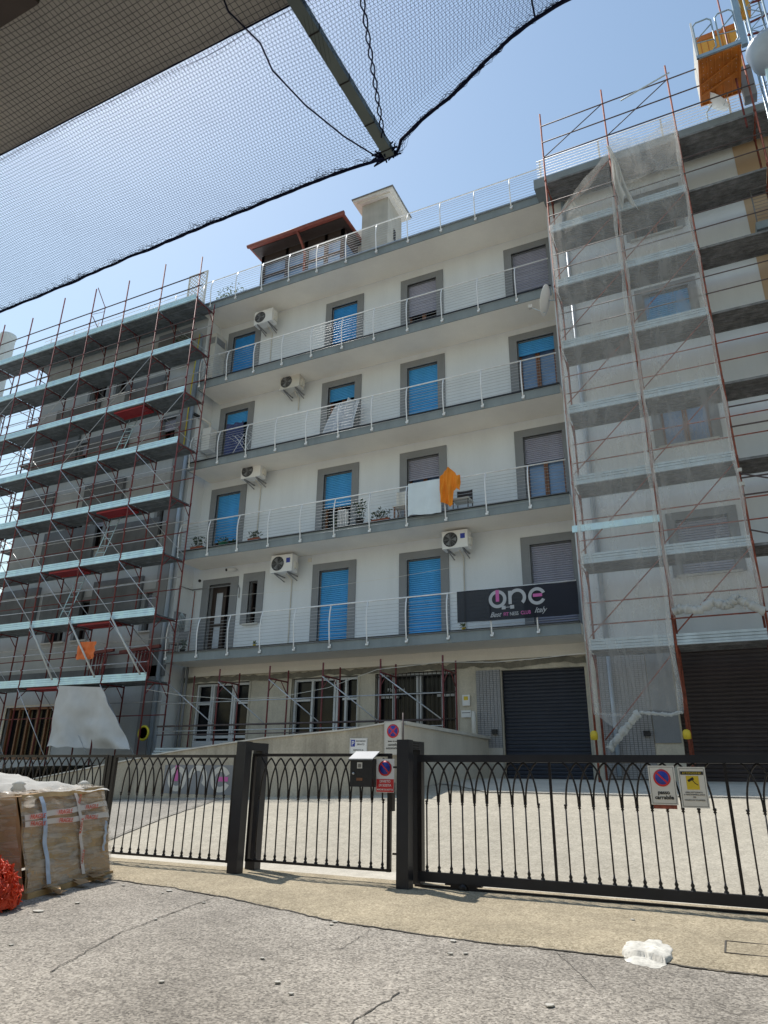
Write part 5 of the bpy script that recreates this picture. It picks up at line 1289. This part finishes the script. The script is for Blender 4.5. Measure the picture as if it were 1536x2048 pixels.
# hem and ropes
hm = MB(); P = []; x = -7.4
while x < 1.45: P.append((x, interp(EDGE, x)+.008*nz(x*6, 2), HZ-.01+.01*nz(x*5, 7))); x += .04
hm.tube(P, [.009+.005*abs(nz(i*.35, 3)) for i in range(len(P))], 6); hm.build('hem_rope', 'cordmat', t)
# loose bundled mesh along hem
lm = MB(); rnd = random.Random(3)
for k in range(900):
    x = rnd.uniform(-7.2, 1.3); e = interp(EDGE, x); d = abs(rnd.gauss(0, .03))+.002; 
    lm.tube([(x, e+rnd.gauss(0, .004), HZ-.01), (x+rnd.uniform(.02, .07), interp(EDGE, x)-d, HZ-.01+rnd.gauss(0, .008)), (x+rnd.uniform(.06, .14), interp(EDGE, x+.1)-abs(rnd.gauss(0, .006)), HZ-.015)], .0012, 3, False)
lm.build('gathered_mesh', 'cordmat', t)
P2 = [(-1.62, 1.30), (-1.75, 1.75), (-1.70, 1.95), (-1.72, 2.1), (-1.66, 2.35), (-1.56, 2.62), (-1.45, 2.84)]
MB().tube([(x+.01*math.sin(i), y, HZ-.03) for i, (x, y) in enumerate(P2)], .005, 5).build('lacing_rope', 'cordmat', t)
for ph in (0, math.pi):
    MB().tube([(lerp(-1.06, -1.36, k/40)+.012*math.sin(k*.9+ph), lerp(1.8, 2.72, k/40), HZ-.03+.01*math.cos(k*.9+ph)) for k in range(41)], .0042, 5).build('lacing_rope', 'cordmat', t)
MB().tube([(-.33, 1.8, HZ-.02), (-.36, 2.1, HZ-.02), (-.385, 2.44, HZ-.02)], .005, 5).build('lacing_rope', 'cordmat', t)
MB().tube([(-7.4, 1.87, HZ), (1.4, 1.87, HZ)], .004, 5).build('lacing_rope', 'cordmat', t)
kn = MB(); rnd = random.Random(8)
for k in range(26):
    c = Vector((-1.40, 2.86, HZ)); P = [c+Vector((rnd.gauss(0, .035), rnd.gauss(0, .025), rnd.gauss(0, .02))) for q in range(4)]; kn.tube(P, .005, 4)
kn.build('knot', 'cordmat', t)

# ------------------------------------------------------------------ hoist on the right scaffold
t = thing('hoist_cage', (2.1, 15.2, 18.7), 'orange goods hoist cage with grey hooped gates, hanging high at top right', 'hoist')
x0, x1, y0, y1, z0 = 1.66, 2.68, 15.0, 16.47, 18.76
MB().box(x0, x1, y0+.05, y1, z0, z0+.05).build('floor', 'hoistorange', t)
for k in range(6): x = lerp(x0+.02, x1-.05, k/5); MB().box(x, x+.03, y0+.05, y1, z0-.04, z0).build('floor_rib', 'hoistorange', t)
MB().box(x0, x1, y1-.03, y1, z0-.05, z0).build('floor_rib', 'hoistorange', t); MB().bar((x0+.05, y1-.35, z0-.05), (x1-.1, y0+.75, z0-.05), .06, .02).build('floor_rib', 'hoistorange', t); MB().bar((x0+.05, y1-.7, z0-.05), (x1-.1, y0+.3, z0-.05), .05, .02).build('floor_rib', 'hoistorange', t)
hl = MB(); rnd = random.Random(4)
for k in range(90):
    x = x0+.1+.1*(k % 9)+rnd.uniform(-.01, .01); y = y0+.15+.12*(k//9); 
    if rnd.random() < .6: hl.quad((x, y, z0-.004), (x+.016, y, z0-.004), (x+.016, y+.016, z0-.004), (x, y+.016, z0-.004))
o = hl.build('drain_hole', 'cream', t); o['kind'] = 'stuff'
MB().box(x0-.0, x0+.03, y0+.05, y1, z0+.05, z0+1.1).build('side_panel', 'coping', t)
MB().box(x0+.2, x1+.2, y1-.03, y1, z0+.05, 21.3).build('back_panel', 'hoistyellow', t)
for k in range(5): x = x0+.3+.18*k; MB().box(x, x+.015, y1-.045, y1-.031, z0+.1, 21.25).build('panel_rib', 'hoistorange', t)
MB().box(x0+.2, x1+.2, y1-.05, y1-.046, 21.1, 21.3).build('panel_rib', 'hoistorange', t)
MB().bar((x0-.02, y0-.02, z0+.05), (x1+.02, y0-.02, z0+.05), .05, .1).build('sill_rail', 'hoistblue', t)
def hoop(xa, xb, za, zb_):
    h = MB(); P = [(xa, y0-.02, za), (xa+.0, y0-.02, zb_-.1), (xa+.08, y0-.02, zb_), (xb-.08, y0-.02, zb_), (xb, y0-.02, zb_-.1), (xb, y0-.02, za+.1), (xb-.08, y0-.02, za)]
    h.tube(P, .022, 6).tube([(xa, y0-.02, lerp(za, zb_, .45)), (xb, y0-.02, lerp(za, zb_, .8))], .018, 6).tube([(xa, y0-.02, lerp(za, zb_, .38)), (xb, y0-.02, lerp(za, zb_, .30))], .015, 6); return h.build('gate_hoop', 'hoistblue', t)
hoop(x0+.03, x0+.47, z0+.12, z0+1.3); hoop(x0+.57, x1-.03, z0+.12, z0+1.32)
MB().box(x0-.03, x0+.02, y0-.04, y0+.0, z0-.0, z0+1.35).build('corner_post', 'whitemetal', t)
MB().box(x1+.0, x1+.14, y0-.05, y0+.07, z0-.1, z0+2.2).build('corner_post', 'hoistblue', t)
MB().bar((x1+.16, y1-.1, z0-.5), (x1+.16, y1-.1, z0+.6), .3, .3).build('motor', 'surround', t)
t = thing('hoist_mast', (3.0, 15.2, 1.15), 'tall triangular lattice hoist mast beside the orange cage', 'mast')
mm = MB(); xs_ = (2.95, 3.35); ys_ = (15.0, 15.4)
for x in xs_:
    for y in ys_: mm.tube([(x, y, 1.15), (x, y, 24)], .028, 6)
mm.build('mast_leg', 'hoistblue', t)
mm = MB(); z = 1.5; s = 1
while z < 23.5:
    mm.tube([(2.95, 15.0, z), (3.35, 15.0, z+.4)] if s > 0 else [(3.35, 15.0, z), (2.95, 15.0, z+.4)], .012, 4); mm.tube([(2.95, 15.4, z), (3.35, 15.4, z+.4)], .012, 4)
    mm.tube([(2.95, 15.0, z), (2.95, 15.4, z+.4)], .012, 4); mm.tube([(2.95, 15.0, z), (3.35, 15.0, z)], .012, 4); z += .4; s = -s
mm.build('lattice', 'hoistblue', t)
MB().bar((2.98, 15.25, 20.0), (2.72, 15.2, 23.2), .24, .3).build('boom', 'hoistyellow', t)
MB().bar((2.84, 15.13, 20.0), (2.58, 15.1, 23.2), .03, .3).build('boom_side', 'cream', t)
q = MB()
for a_, b_ in (((3.0, 20.3), (4.4, 20.9)), ((3.0, 19.6), (4.4, 20.5)), ((2.9, 19.2), (4.4, 19.6)), ((3.0, 21.2), (4.4, 22.3)), ((3.0, 22.3), (4.4, 21.4)), ((3.0, 18.9), (4.4, 19.0))): q.tube([(a_[0], 15.2, a_[1]), (b_[0], 15.8, b_[1])], .03, 6)
q.tube([(2.55, 16.0, 17.0), (2.55, 16.0, 22.0)], .025, 6); q.build('tie_tube', 'redpaint', t)
t = thing('round_hopper', (3.1, 14.4, 17.3), 'big round pale hopper at the right frame edge beside the hoist', 'hopper')
MB().lathe((3.12, 14.4, 17.2), [(.02, -.3), (.22, -.25), (.44, .0), (.5, .35), (.53, .42), (.5, .44), (.46, .38), (.3, .2)], 30).build('bowl', 'pipeblue', t)
for dx in (-.3, .0, .3): MB().bar((3.12+dx*.6, 14.4, 17.0), (3.2+dx, 14.6, 13.5), .06, .06).build('leg', 'galvsky', t)
